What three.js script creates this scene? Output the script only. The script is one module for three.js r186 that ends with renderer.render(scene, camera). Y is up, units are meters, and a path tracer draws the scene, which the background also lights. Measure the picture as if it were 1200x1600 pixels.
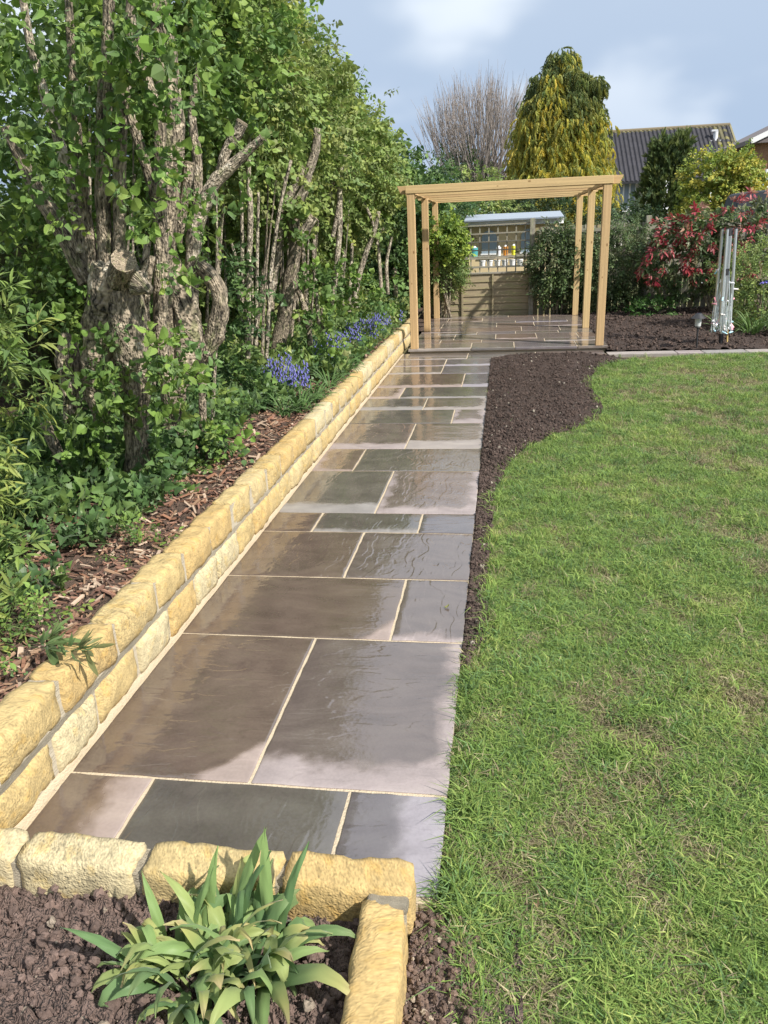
import * as THREE from 'three';
import { mergeGeometries, mergeVertices } from 'three/addons/utils/BufferGeometryUtils.js';
import { RoundedBoxGeometry } from 'three/addons/geometries/RoundedBoxGeometry.js';
import { createNoise2D, createNoise3D } from 'simplex-noise';

// ------------------------------------------------------------------ camera, sky, sun, exposure
const scene = new THREE.Scene();
const CAM_H = 1.58;
const camera = new THREE.PerspectiveCamera(2 * Math.atan(800 / 1202) * 180 / Math.PI, 768 / 1024, 0.05, 400);
camera.position.set(0, CAM_H, 0);
camera.rotation.set(-0.3465, 0.15988, -0.04305, 'YXZ');
camera.updateMatrixWorld();
scene.add(camera);

const renderer = new THREE.WebGLRenderer({ antialias: true });
renderer.toneMapping = THREE.LinearToneMapping;
renderer.toneMappingExposure = 1.72;
renderer.shadowMap.enabled = true;

function rng(seed) { let a = seed >>> 0; return () => { a = (a + 0x6D2B79F5) | 0; let t = Math.imul(a ^ (a >>> 15), 1 | a); t = (t + Math.imul(t ^ (t >>> 7), 61 | t)) ^ t; return ((t ^ (t >>> 14)) >>> 0) / 4294967296; }; }
const N2 = createNoise2D(rng(11)), N3 = createNoise3D(rng(12));
const clamp = (v, a = 0, b = 1) => Math.min(b, Math.max(a, v));
const lerp = (a, b, t) => a + (b - a) * t;
const sstep = (a, b, v) => { const t = clamp((v - a) / (b - a)); return t * t * (3 - 2 * t); };
function fbm2(x, y, o = 4) { let s = 0, a = 0.5, f = 1; for (let i = 0; i < o; i++) { s += a * N2(x * f, y * f); f *= 2.03; a *= 0.5; } return s; }
function fbm3(x, y, z, o = 4) { let s = 0, a = 0.5, f = 1; for (let i = 0; i < o; i++) { s += a * N3(x * f, y * f, z * f); f *= 2.03; a *= 0.5; } return s; }

{ // sky: thin bright cloud over blue grey air, the same all round
  const w = 1024, h = 512, d = new Float32Array(w * h * 4);
  for (let j = 0; j < h; j++) for (let i = 0; i < w; i++) {
    const el = (j + 0.5) / h * Math.PI - Math.PI / 2, az = (i + 0.5) / w * 2 * Math.PI;
    const x = Math.cos(el) * Math.cos(az), z = Math.cos(el) * Math.sin(az), y = Math.sin(el);
    const up = Math.max(0, y);
    const q = 1 / (0.28 + up);
    const n = fbm3(x * q * 0.9 + 4.1, y * 1.6 + 1.3, z * q * 0.9 + 2.2, 5);
    const n2 = 1.3 * fbm3(x * q * 2.1 - 3.1, y * 2 + 5.3, z * q * 2.1 + 7.2, 4);
    const cloud = sstep(-0.25, 0.45, 1.25 * n + 0.4 * n2 + 0.7 * (up - 0.2));
    let c = [lerp(0.225, 0.215, up), lerp(0.305, 0.28, up), lerp(0.43, 0.38, up)];
    const cc = [0.53, 0.58, 0.64];
    const k = 0.3 + 0.7 * cloud;
    c = c.map((v, a) => lerp(v, cc[a], k * (0.45 + 0.55 * sstep(0.02, 0.3, up))));
    if (y < 0) c = [0.06, 0.07, 0.05];
    const o = (j * w + i) * 4; d[o] = c[0]; d[o + 1] = c[1]; d[o + 2] = c[2]; d[o + 3] = 1;
  }
  const t = new THREE.DataTexture(d, w, h, THREE.RGBAFormat, THREE.FloatType);
  t.mapping = THREE.EquirectangularReflectionMapping; t.magFilter = THREE.LinearFilter; t.minFilter = THREE.LinearFilter; t.needsUpdate = true;
  scene.background = t; scene.environment = t;
}
const SUN = new THREE.Vector3(0.64, 0.69, 0.36).normalize();
const sun = new THREE.DirectionalLight(new THREE.Color(1, 0.945, 0.86), 4.3);
sun.position.copy(SUN).multiplyScalar(40).add(new THREE.Vector3(0, 0, -9));
sun.target.position.set(0, 0, -9); scene.add(sun); scene.add(sun.target);
sun.castShadow = true; sun.shadow.radius = 2.2; sun.shadow.mapSize.set(4096, 4096);
Object.assign(sun.shadow.camera, { left: -16, right: 16, top: 20, bottom: -20, near: 1, far: 90 });

// ------------------------------------------------------------------ helpers
const V = (x, y, z) => new THREE.Vector3(x, y, z);
const F = 1202;
function rayDir(px, py) { return V((px - 600) / F, -(py - 800) / F, -1).applyQuaternion(camera.quaternion); }
const atZ = (px, py, z) => { const d = rayDir(px, py); return d.multiplyScalar(z / d.z).add(camera.position); };      // point on the upright plane at depth z
const atY = (px, py, y) => { const d = rayDir(px, py); return d.multiplyScalar((y - CAM_H) / d.y).add(camera.position); };
const lin = (r, g, b) => new THREE.Color().setRGB(r, g, b);
const used = {};
function numbered(n) { const k = used[n] = (used[n] ?? -1) + 1; return k ? n + '_' + String(k).padStart(3, '0') : n; }
function shadow(o) { o.traverse(m => { if (m.isMesh) { m.castShadow = true; m.receiveShadow = true; } }); return o; }
function tag(o, label, category, group, kind) { if (label) o.userData.label = label; if (category) o.userData.category = category; if (group) o.userData.group = group; if (kind) o.userData.kind = kind; return o; }
function thing(name, label, category, pos = [0, 0, 0], group) { const g = new THREE.Group(); g.name = numbered(name); g.position.set(...pos); scene.add(g); return tag(g, label, category, group); }
function struct(name, label, category) { const g = new THREE.Group(); g.name = numbered(name); scene.add(g); return tag(g, label, category, null, 'structure'); }
function part(name, geo, mat, parent, label) { const m = new THREE.Mesh(geo, mat); m.name = name; m.castShadow = m.receiveShadow = true; (parent || scene).add(m); if (label) m.userData.label = label; return m; }
function box(w, h, d, x = 0, y = 0, z = 0) { return new THREE.BoxGeometry(w, h, d).translate(x, y, z); }
function rbox(w, h, d, r = 0.006, s = 2) { return new RoundedBoxGeometry(w, h, d, s, r); }
function tubeBetween(a, b, r0, r1 = r0, seg = 6) { const d = b.clone().sub(a), g = new THREE.CylinderGeometry(r1, r0, d.length(), seg, 1); g.translate(0, d.length() / 2, 0); g.applyQuaternion(new THREE.Quaternion().setFromUnitVectors(V(0, 1, 0), d.normalize())); return g.translate(a.x, a.y, a.z); }
const wrap = (t, rx, ry) => { t.wrapS = t.wrapT = THREE.RepeatWrapping; t.repeat.set(rx, ry); t.magFilter = THREE.LinearFilter; t.minFilter = THREE.LinearMipmapLinearFilter; t.generateMipmaps = true; t.needsUpdate = true; return t; };
function tex(w, h, fn, srgb = false) {
  const d = new Uint8Array(w * h * 4);
  for (let j = 0; j < h; j++) for (let i = 0; i < w; i++) { const c = fn(i / w, j / h, i, j); const o = (j * w + i) * 4; const k = Array.isArray(c) ? c : [c, c, c]; for (let a = 0; a < 3; a++) { let v = clamp(k[a]); if (srgb) v = v <= 0.0031308 ? v * 12.92 : 1.055 * Math.pow(v, 1 / 2.4) - 0.055; d[o + a] = Math.round(v * 255); } d[o + 3] = 255; }
  const t = new THREE.DataTexture(d, w, h); if (srgb) t.colorSpace = THREE.SRGBColorSpace; t.magFilter = THREE.LinearFilter; t.minFilter = THREE.LinearMipmapLinearFilter; t.generateMipmaps = true; t.needsUpdate = true; return t;
}
// tileable noise on a torus-like blend
function tileN(u, v, f, seed, o = 4) { const b = (x, y) => fbm2(x * f + seed, y * f - seed, o); const s = sstep(0, 1, u), t = sstep(0, 1, v); return lerp(lerp(b(u, v), b(u - 1, v), s), lerp(b(u, v - 1), b(u - 1, v - 1), s), t) * 1.3; }

// limb: a tapering, knobbly tube through points
function limbGeo(pts, radii, { seg = 8, rad = 9, rough = 0.12, freq = 7, seed = 0, cap = true } = {}) {
  const curve = new THREE.CatmullRomCurve3(pts, false, 'centripetal'); const n = Math.max(2, Math.round(seg * (pts.length - 1)));
  const P = curve.getPoints(n), fr = curve.computeFrenetFrames(n, false); const pos = [], uv = [], idx = []; let L = 0;
  for (let i = 0; i <= n; i++) {
    const t = i / n * (radii.length - 1), k = Math.min(radii.length - 2, Math.floor(t)), r = lerp(radii[k], radii[k + 1], t - k);
    if (i) L += P[i].distanceTo(P[i - 1]);
    for (let j = 0; j <= rad; j++) {
      const a = j / rad * Math.PI * 2, ca = Math.cos(j === rad ? 0 : a), sa = Math.sin(j === rad ? 0 : a);
      const d = fr.normals[i].clone().multiplyScalar(ca).addScaledVector(fr.binormals[i], sa);
      const q = P[i].clone().addScaledVector(d, r);
      const rr = r * (1 + rough * fbm3(q.x * freq + seed, q.y * freq * 0.5, q.z * freq, 3) * 2);
      q.copy(P[i]).addScaledVector(d, rr); pos.push(q.x, q.y, q.z); uv.push(j / rad * 2 * Math.PI * radii[0], L);
    }
  }
  const w = rad + 1;
  for (let i = 0; i < n; i++) for (let j = 0; j < rad; j++) { const a = i * w + j, b = a + w; idx.push(a, a + 1, b, b, a + 1, b + 1); }
  if (cap) { const c = pos.length / 3; pos.push(P[n].x, P[n].y, P[n].z); uv.push(0, L); for (let j = 0; j < rad; j++) idx.push(n * w + j, n * w + j + 1, c); }
  const g = new THREE.BufferGeometry(); g.setAttribute('position', new THREE.Float32BufferAttribute(pos, 3)); g.setAttribute('uv', new THREE.Float32BufferAttribute(uv, 2)); g.setIndex(idx); g.computeVertexNormals(); return g;
}

// ------------------------------------------------------------------ materials
const M = {};
const std = (o) => new THREE.MeshStandardMaterial(o), phy = (o) => new THREE.MeshPhysicalMaterial(o);
{
  const barkC = wrap(tex(256, 512, (u, v) => { const a = tileN(u * 1, v, 3, 3), b = tileN(u, v, 16, 9, 3), st = tileN(u, v * 0.25 - Math.floor(v * 0.25), 14, 5, 3); const rg = 1 - Math.abs(tileN(u, v * 0.3 - Math.floor(v * 0.3), 18, 25, 3)) * 2.2, li = sstep(0.12, 0.5, tileN(u, v, 7, 27, 3) + 0.4 * b); let k = 0.6 + 0.25 * a + 0.3 * st + 0.25 * b - 0.38 * sstep(0.55, 0.95, rg) + 0.5 * li; const m = sstep(0.1, 0.5, tileN(u, v, 4, 21)) * (1 - li); return [k * lerp(1, 0.78, m), k * lerp(0.93, 0.86, m), k * lerp(0.82, 0.55, m)]; }, true), 2, 1.2);
  const barkB = wrap(tex(256, 512, (u, v) => 0.5 + 0.35 * tileN(u, v, 9, 31, 4) + 0.3 * tileN(u, v, 30, 35, 2) - 0.35 * sstep(0.5, 0.95, 1 - Math.abs(tileN(u, v * 0.3 - Math.floor(v * 0.3), 18, 25, 3)) * 2.2)), 2, 1.2);
  M.bark = std({ color: lin(0.46, 0.41, 0.34), map: barkC, bumpMap: barkB, bumpScale: 0.02, roughness: 0.95 });
  M.barkPale = std({ color: lin(0.6, 0.55, 0.48), map: barkC, bumpMap: barkB, bumpScale: 0.018, roughness: 0.95 });
  M.cutWood = std({ color: lin(0.66, 0.57, 0.46), map: barkC, bumpMap: barkB, bumpScale: 0.004, roughness: 0.9 });
}
const stoneC = wrap(tex(512, 512, (u, v) => { const a = tileN(u, v, 3, 41), b = tileN(u, v, 11, 43, 4), c = tileN(u, v, 40, 47, 2); const k = 0.82 + 0.16 * a + 0.26 * b + 0.4 * c; const rust = 0.8 * sstep(0.05, 0.6, tileN(u, v, 5, 57) + 0.3 * b); const pit = sstep(0.32, 0.6, c); return [k * (1 - 0.2 * pit), k * lerp(1, 0.9, rust) * (1 - 0.26 * pit), k * lerp(1, 0.68, rust) * (1 - 0.35 * pit)]; }, true), 2.2, 2.2);
const stoneB = wrap(tex(512, 512, (u, v) => 0.5 + 0.16 * tileN(u, v, 9, 61, 3) + 0.34 * tileN(u, v, 24, 67, 2) + 0.26 * tileN(u, v, 52, 68, 1)), 2.2, 2.2);
const stoneTones = [[0.5, 0.385, 0.185], [0.52, 0.41, 0.215], [0.49, 0.35, 0.15], [0.53, 0.45, 0.275], [0.49, 0.37, 0.17]].map(c => std({ color: lin(...c), map: stoneC, bumpMap: stoneB, bumpScale: 0.0042, roughness: 0.93 }));
M.mortarGrey = std({ color: lin(0.42, 0.37, 0.28), bumpMap: stoneB, bumpScale: 0.006, roughness: 0.95 });
M.jointSand = std({ color: lin(0.46, 0.38, 0.27), bumpMap: stoneB, bumpScale: 0.004, roughness: 0.95 });
const woodC = (() => wrap(tex(256, 1024, (u, v) => { const st = tileN(u, v * 0.12 - Math.floor(v * 0.12), 9, 71, 4), f = tileN(u, v, 28, 75, 2); let k = 0.86 + 0.2 * st + 0.1 * f; let kn = 0; for (const [a, b, r] of [[0.3, 0.15, 0.05], [0.7, 0.42, 0.04], [0.45, 0.66, 0.045], [0.8, 0.87, 0.04], [0.15, 0.93, 0.03]]) { const d = Math.hypot((u - a), (v - b) * 4) / r; kn = Math.max(kn, 1 - sstep(0.6, 1.15, d)); } return [k * lerp(1, 0.5, kn), k * lerp(1, 0.42, kn), k * lerp(1, 0.34, kn)]; }, true), 4, 0.55))();
M.timber = std({ color: lin(0.62, 0.445, 0.22), map: woodC, roughness: 0.75 });
M.timberB = std({ color: lin(0.56, 0.38, 0.19), map: woodC, roughness: 0.75 });
const fenceC = wrap(tex(256, 256, (u, v) => { const st = tileN(u * 0.1, v, 12, 81, 4), p = tileN(u, v, 3, 84); const k = 0.75 + 0.3 * st + 0.25 * p; const m = sstep(0, 0.5, p); return [k * lerp(1, 0.72, m), k * lerp(1, 0.86, m), k * lerp(1, 0.6, m)]; }, true), 1, 1);
M.fence = std({ color: lin(0.38, 0.31, 0.2), map: fenceC, roughness: 0.9 });
M.fenceGrey = std({ color: lin(0.36, 0.33, 0.28), map: fenceC, roughness: 0.9 });
M.fenceGreen = std({ color: lin(0.2, 0.2, 0.085), map: fenceC, roughness: 0.9 });
const soilC = wrap(tex(512, 512, (u, v) => { const a = tileN(u, v, 4, 91), b = tileN(u, v, 24, 93, 3), c = tileN(u, v, 60, 95, 2); const k = 0.75 + 0.3 * a + 0.4 * b + 0.35 * c; return [k, k * 0.98, k * 0.96]; }, true), 1, 1);
const soilB = wrap(tex(512, 512, (u, v) => 0.5 + 0.45 * tileN(u, v, 16, 97, 4) + 0.3 * tileN(u, v, 60, 99, 2)), 1, 1);
M.soil = std({ color: lin(0.085, 0.058, 0.048), map: soilC, bumpMap: soilB, bumpScale: 0.03, roughness: 0.95 });
M.soilRed = std({ color: lin(0.17, 0.12, 0.103), map: soilC, bumpMap: soilB, bumpScale: 0.03, roughness: 0.95 });
M.bedEarth = std({ color: lin(0.13, 0.085, 0.06), map: soilC, bumpMap: soilB, bumpScale: 0.03, roughness: 0.97 });
M.lawnEarth = std({ color: lin(0.17, 0.16, 0.07), map: soilC, bumpMap: soilB, bumpScale: 0.03, roughness: 0.97 });
M.white = std({ color: lin(0.75, 0.76, 0.76), roughness: 0.5 });
M.alu = std({ color: lin(0.72, 0.74, 0.76), metalness: 0.9, roughness: 0.32 });
M.black = std({ color: lin(0.025, 0.025, 0.028), roughness: 0.45 });
const leafMat = (o = {}) => phy({ color: 0xffffff, roughness: 0.92, transmission: 0.4, thickness: 0, side: THREE.DoubleSide, clearcoat: o.coat ?? 0.25, clearcoatRoughness: 0.42, specularIntensity: 0.4, vertexColors: !!o.vc });
M.leaf = leafMat(); M.leafGloss = leafMat({ coat: 0.55 }); M.leafVC = leafMat({ vc: true, coat: 0.3 });
M.grass = phy({ color: 0xffffff, roughness: 0.9, transmission: 0.3, thickness: 0, side: THREE.DoubleSide, vertexColors: true, specularIntensity: 0.35 });
M.clod = std({ color: 0xffffff, roughness: 0.96, map: soilC });
M.chip = std({ color: 0xffffff, roughness: 0.9 });

// ------------------------------------------------------------------ leaf geometry
function leafGeo(len, wid, { fold = 0.25, droop = 0.25, shape = 'heart' } = {}) {
  const prof = { heart: [[0, 0], [0.02, 0.3], [0.2, 0.48], [0.4, 0.5], [0.62, 0.38], [0.82, 0.18], [1, 0]], lance: [[0, 0], [0.2, 0.3], [0.5, 0.5], [0.78, 0.32], [1, 0]], ivy: [[0, 0.0], [0.0, 0.34], [0.2, 0.5], [0.36, 0.34], [0.6, 0.24], [1, 0]] }[shape];
  const pos = []; const mid = (t) => [0, -droop * len * t * t, t * len], side = (t, w, s) => [s * w * wid, -droop * len * t * t + fold * w * wid, t * len];
  const tri = (a, b, c) => pos.push(...a, ...b, ...c);
  for (const s of [-1, 1]) { let pm = mid(0), ps = mid(0); for (let i = 1; i < prof.length; i++) { const [t, w] = prof[i]; const m = mid(i === prof.length - 1 ? 1 : t), q = side(t, w, s); if (i === 1) { const m1 = mid(0.25); tri(pm, q, m1); pm = m1; ps = q; } else if (i === prof.length - 1) { tri(pm, ps, m); } else { tri(pm, ps, q); if (t > 0.3) { tri(pm, q, m); pm = m; } ps = q; } } }
  const g = new THREE.BufferGeometry(); g.setAttribute('position', new THREE.Float32BufferAttribute(pos, 3)); g.computeVertexNormals(); return g;
}
function place(g, p, dir, roll = 0, s = 1) { const q = new THREE.Quaternion().setFromUnitVectors(V(0, 0, 1), dir.clone().normalize()); const r = new THREE.Quaternion().setFromAxisAngle(V(0, 0, 1), roll); return g.clone().applyMatrix4(new THREE.Matrix4().compose(p, q.multiply(r), V(s, s, s))); }
function sprigGeo(seed, { n = 7, twig = 0.2, leaf = 0.06, w = 0.85, shape = 'heart', spread = 1.0, fold = 0.25, whorl = false } = {}) {
  const r = rng(seed), gs = []; const bases = [[0.1, 0.08, 1], [0.35, fold, 1.08], [0.65, fold * 2, 0.85], [0.2, -0.2, 0.95]].map(([d, f, k]) => leafGeo(leaf * k, leaf * w * (2 - k), { shape, fold: f, droop: d }));
  for (let i = 0; i < n; i++) {
    const t = whorl ? 0.6 + 0.4 * r() : (i + 0.6) / n; const a = i * 2.4 + r(); const sp = (i === n - 1 ? 0.25 : spread) * (0.7 + 0.6 * r());
    const d = V(Math.cos(a) * sp, Math.sin(a) * sp * 0.8 - 0.1, 0.7); gs.push(place(bases[Math.floor(r() * 4)], V(Math.cos(a) * 0.012, Math.sin(a) * 0.012 - 0.1 * twig * t * t, t * twig), d, (r() - 0.5) * 1.4 + 0, 0.45 + 0.75 * r()));
  }
  const tw = tubeBetween(V(0, 0, 0), V(0, -0.1 * twig, twig), 0.0022, 0.001, 3).toNonIndexed(); tw.deleteAttribute('uv'); gs.push(tw);
  return mergeGeometries(gs);
}
const SPRIG = {
  lime: [1, 2, 3].map(s => sprigGeo(s, { n: 9, twig: 0.2, leaf: 0.058, w: 0.92 })),
  limeBig: [4, 5].map(s => sprigGeo(s, { n: 6, twig: 0.17, leaf: 0.06, w: 0.95, spread: 1.2 })),
  ivy: [6, 7].map(s => sprigGeo(s, { n: 8, twig: 0.16, leaf: 0.055, w: 1.05, shape: 'ivy', spread: 1.3 })),
  lance: [8, 9].map(s => sprigGeo(s, { n: 11, twig: 0.13, leaf: 0.095, w: 0.22, shape: 'lance', spread: 1.1, whorl: true })),
  laurel: [10, 11].map(s => sprigGeo(s, { n: 10, twig: 0.22, leaf: 0.085, w: 0.42, shape: 'lance', spread: 1.0 })),
  small: [12, 13].map(s => sprigGeo(s, { n: 14, twig: 0.2, leaf: 0.04, w: 0.6, shape: 'lance', spread: 1.1 })),
  photinia: [14, 15].map(s => sprigGeo(s, { n: 9, twig: 0.1, leaf: 0.1, w: 0.36, shape: 'lance', spread: 0.95, whorl: true })),
  tuft: [16, 17].map(s => sprigGeo(s, { n: 16, twig: 0.34, leaf: 0.12, w: 0.5, shape: 'lance', spread: 1.0 })),
};
// drooping conifer spray
function sprayGeo(seed) { const r = rng(seed), gs = []; const l = leafGeo(0.16, 0.045, { shape: 'lance', fold: 0.4, droop: 0.5 }); for (let i = 0; i < 16; i++) { const t = i / 15; const s = i % 2 ? 1 : -1; gs.push(place(l, V(0, -0.13 * t * t, t * 0.34), V(s * (0.7 - 0.3 * t) * r(), -0.35 - 0.6 * t, 0.8), r() * 2, 0.8 + 0.5 * r())); } return mergeGeometries(gs); }
SPRIG.spray = [18, 19].map(sprayGeo);
function uprightGeo(seed) { const r = rng(seed), gs = []; const l = leafGeo(0.2, 0.05, { shape: 'lance', fold: 0.4, droop: 0.05 }); for (let i = 0; i < 12; i++) gs.push(place(l, V((r() - 0.5) * 0.05, (r() - 0.5) * 0.05, r() * 0.2), V((r() - 0.5) * 0.9, (r() - 0.5) * 0.9, 1), r() * 6, 0.7 + 0.6 * r())); return mergeGeometries(gs); }
SPRIG.upright = [20, 21].map(uprightGeo);

// foliage: sprigs spread by a sampler -> [{p, d, c, s}], one InstancedMesh per sprig shape
const UP = V(0, 1, 0);
function foliage(name, parent, list, geos, mat, label) {
  const sets = geos.map(() => []); list.forEach((e, i) => sets[i % geos.length].push(e));
  const m4 = new THREE.Matrix4(), q = new THREE.Quaternion(), q2 = new THREE.Quaternion();
  sets.forEach((s, k) => {
    if (!s.length) return;
    const im = new THREE.InstancedMesh(geos[k], mat, s.length); im.name = name; im.userData.kind = 'stuff'; if (label) im.userData.label = label;
    s.forEach((e, i) => { const d = e.d.clone().normalize(); const b = new THREE.Matrix4().lookAt(V(0, 0, 0), d.clone().negate(), Math.abs(d.y) > 0.97 ? V(1, 0, 0) : UP); q.setFromRotationMatrix(b); q2.setFromAxisAngle(V(0, 0, 1), e.r ?? 0); q.multiply(q2); m4.compose(e.p, q, V(e.s, e.s, e.s)); im.setMatrixAt(i, m4); im.setColorAt(i, e.c); });
    im.castShadow = im.receiveShadow = true; parent.add(im);
  });
}
function tint(pal, r, j = 0.18) { const c = pal[Math.floor(r() * pal.length)]; const k = 1 - j + 2 * j * r(); return lin(c[0] * k * (0.92 + 0.16 * r()), c[1] * k, c[2] * k * (0.85 + 0.3 * r())); }
const PAL = {
  lime: [[0.173, 0.285, 0.053], [0.128, 0.225, 0.045], [0.225, 0.330, 0.068], [0.105, 0.188, 0.045], [0.150, 0.247, 0.075]],
  hedge: [[0.2, 0.295, 0.075], [0.25, 0.335, 0.085], [0.17, 0.255, 0.07], [0.31, 0.37, 0.1], [0.23, 0.275, 0.09]],
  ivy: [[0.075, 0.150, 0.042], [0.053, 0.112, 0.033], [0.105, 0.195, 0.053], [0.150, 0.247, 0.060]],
  lance: [[0.22, 0.3, 0.07], [0.15, 0.23, 0.055], [0.29, 0.35, 0.085], [0.11, 0.18, 0.05]],
  laurel: [[0.090, 0.150, 0.045], [0.068, 0.120, 0.038], [0.128, 0.195, 0.060], [0.165, 0.195, 0.090]],
  gold: [[0.54, 0.49, 0.085], [0.4, 0.41, 0.095], [0.3, 0.34, 0.09], [0.6, 0.51, 0.085]],
  goldGreen: [[0.15, 0.2, 0.065], [0.2, 0.24, 0.07], [0.27, 0.28, 0.07], [0.12, 0.17, 0.06]],
  yellow: [[0.38, 0.4, 0.06], [0.28, 0.34, 0.06], [0.2, 0.28, 0.055], [0.46, 0.42, 0.07]],
  dark: [[0.045, 0.083, 0.033], [0.060, 0.105, 0.038], [0.038, 0.068, 0.030]],
  cypress: [[0.105, 0.150, 0.045], [0.075, 0.120, 0.041], [0.150, 0.188, 0.053]],
  red: [[0.4, 0.05, 0.065], [0.46, 0.12, 0.12], [0.3, 0.045, 0.05], [0.46, 0.24, 0.17], [0.4, 0.09, 0.11]],
};
// lumpy blob of foliage
function blob(r, n, c, rad, pal, { size = [0.8, 1.3], lump = 0.28, shell = 0.55, freq = 1.4, droop = -0.15, cut, density = -0.35, out = 1 } = {}) {
  const L = []; let tries = 0;
  while (L.length < n && tries++ < n * 12) {
    const u = r() * 2 - 1, a = r() * Math.PI * 2, k = Math.sqrt(1 - u * u); const d = V(k * Math.cos(a), u, k * Math.sin(a));
    const lf = 1 + lump * fbm3(d.x * freq + c.x, d.y * freq + c.y, d.z * freq + c.z, 3) * 2;
    const f = (shell + (1 - shell) * Math.sqrt(r())) * lf;
    const p = V(c.x + d.x * rad.x * f, c.y + d.y * rad.y * f, c.z + d.z * rad.z * f);
    if (N3(p.x * 2.6 / Math.max(0.6, rad.x), p.y * 2.6, p.z * 2.6) < density) continue;
    if (cut && !cut(p)) continue;
    const o = V(d.x / rad.x, d.y / rad.y, d.z / rad.z).normalize().multiplyScalar(out).add(V(r() - 0.5, r() - 0.5 + droop, r() - 0.5).multiplyScalar(1.3));
    L.push({ p, d: o, r: (r() - 0.5) * 1.6, s: lerp(size[0], size[1], r()), c: tint(pal, r) });
  }
  return L;
}
// ------------------------------------------------------------------ ground
{
  const g = new THREE.PlaneGeometry(300, 300, 1, 1).rotateX(-Math.PI / 2); g.translate(0, -0.07, -60);
  const uv = g.attributes.uv; for (let i = 0; i < uv.count; i++) uv.setXY(i, uv.getX(i) * 200, uv.getY(i) * 200);
  tag(part('ground', g, M.lawnEarth), 'dark earth underlying the garden and the plots behind the fence', 'ground', null, 'structure');
}
const EDGE = [[0.6, -0.02], [-0.9, -0.04], [-1.05, -0.05], [-1.3, -0.085], [-1.42, -0.115], [-1.5, -0.128], [-2.68, -0.125], [-2.78, -0.07], [-2.9, -0.03], [-3.05, -0.05], [-3.2, -0.085], [-3.84, -0.07], [-4.4, -0.055], [-4.8, -0.05], [-5.2, 0.0], [-5.6, 0.07], [-5.9, 0.2], [-6.17, 0.36], [-6.4, 0.58], [-6.72, 0.78], [-7.1, 0.86], [-7.5, 0.87], [-8.0, 0.85], [-8.72, 0.92], [-9.3, 1.08], [-9.55, 1.2], [-9.8, 1.42], [-9.95, 1.7], [-10.1, 2.15], [-10.2, 2.6], [-10.24, 3.2], [-10.25, 9]];
function lawnEdge(z) { for (let i = 1; i < EDGE.length; i++) if (z >= EDGE[i][0]) { const [a, b] = [EDGE[i - 1], EDGE[i]]; return lerp(a[1], b[1], clamp((z - a[0]) / (b[0] - a[0]))); } return 99; }
{
  const sh = new THREE.Shape([new THREE.Vector2(-0.12, 3), new THREE.Vector2(14, 3), new THREE.Vector2(14, -10.3), new THREE.Vector2(-0.12, -10.3)]);
  const g = new THREE.ShapeGeometry(sh); g.rotateX(Math.PI / 2); const p = g.attributes.position, uv = g.attributes.uv; for (let i = 0; i < p.count; i++) { p.setZ(i, sh.getPoints()[i] ? sh.getPoints()[i].y : p.getZ(i)); uv.setXY(i, p.getX(i), p.getZ(i)); } g.translate(0, -0.03, 0);
  tag(part('lawn', g, M.lawnEarth), 'earthy lawn surface under the grass beside the path', 'lawn', null, 'structure');
}
function strip(nu, z0, z1, nz, xa, xb, yf) { // grid between two edges
  const pos = [], uv = [], idx = [];
  for (let j = 0; j <= nz; j++) { const z = lerp(z0, z1, j / nz), a = xa(z), b = xb(z); for (let i = 0; i <= nu; i++) { const x = lerp(a, b, i / nu); pos.push(x, yf(x, z, i / nu), z); uv.push(x * 2, z * 2); } }
  for (let j = 0; j < nz; j++) for (let i = 0; i < nu; i++) { const a = j * (nu + 1) + i, b = a + nu + 1; idx.push(a, a + 1, b, b, a + 1, b + 1); }
  const g = new THREE.BufferGeometry(); g.setAttribute('position', new THREE.Float32BufferAttribute(pos, 3)); g.setAttribute('uv', new THREE.Float32BufferAttribute(uv, 2)); g.setIndex(idx); g.computeVertexNormals(); if (g.attributes.normal.getY(0) < 0) { const ix = g.index.array; for (let i = 0; i < ix.length; i += 3) { const t = ix[i]; ix[i] = ix[i + 1]; ix[i + 1] = t; } g.computeVertexNormals(); } return g;
}
const clodN = (x, z, a = 0.02) => a * (Math.abs(N2(x * 14, z * 14)) + 0.6 * Math.abs(N2(x * 33 + 5, z * 33)) + 0.35 * N2(x * 70, z * 70)) + 0.012 * N2(x * 3, z * 3);
const soilTop = (x, z, u) => -0.012 + 0.05 * Math.pow(Math.sin(Math.PI * clamp(u, 0.02, 0.98)), 0.6) * sstep(-4.6, -6.2, z) + clodN(x, z, 0.014 + 0.01 * sstep(-4.8, -6, z));
const soilFar = z => Math.min(lawnEdge(z) + lerp(0.015, 0.05, sstep(-4.8, -5.6, z)), 3.2);
tag(part('border_soil', strip(46, -2.6, -10.2, 420, () => -0.145, z => Math.min(soilFar(z), z < -9.9 ? 1.35 : 9), soilTop), M.soil), 'dark crumbly bare soil of the curved border between path and grass', 'soil', null, 'structure');
tag(part('corner_soil', strip(24, -0.3, -1.44, 60, () => -0.2, z => 0.06, (x, z) => -0.012 + clodN(x, z, 0.022)), M.soilRed), 'strip of brown soil outside the raised bed wall', 'soil', null, 'structure');
tag(part('flower_bed', strip(120, -10.5, -15.4, 110, () => 1.36, () => 7.5, (x, z) => 0.0 + clodN(x, z, 0.04) + 0.05 * sstep(-10.6, -12, z)), M.soil), 'bare dark soil bed behind the lawn edging stones', 'soil', null, 'structure');
tag(part('raised_bed_soil', strip(90, -0.5, -1.4, 70, () => -1.75, () => -0.26, (x, z) => 0.005 + clodN(x, z, 0.035)), M.soilRed), 'reddish brown lumpy soil filling the raised bed', 'soil', null, 'structure');
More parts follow.
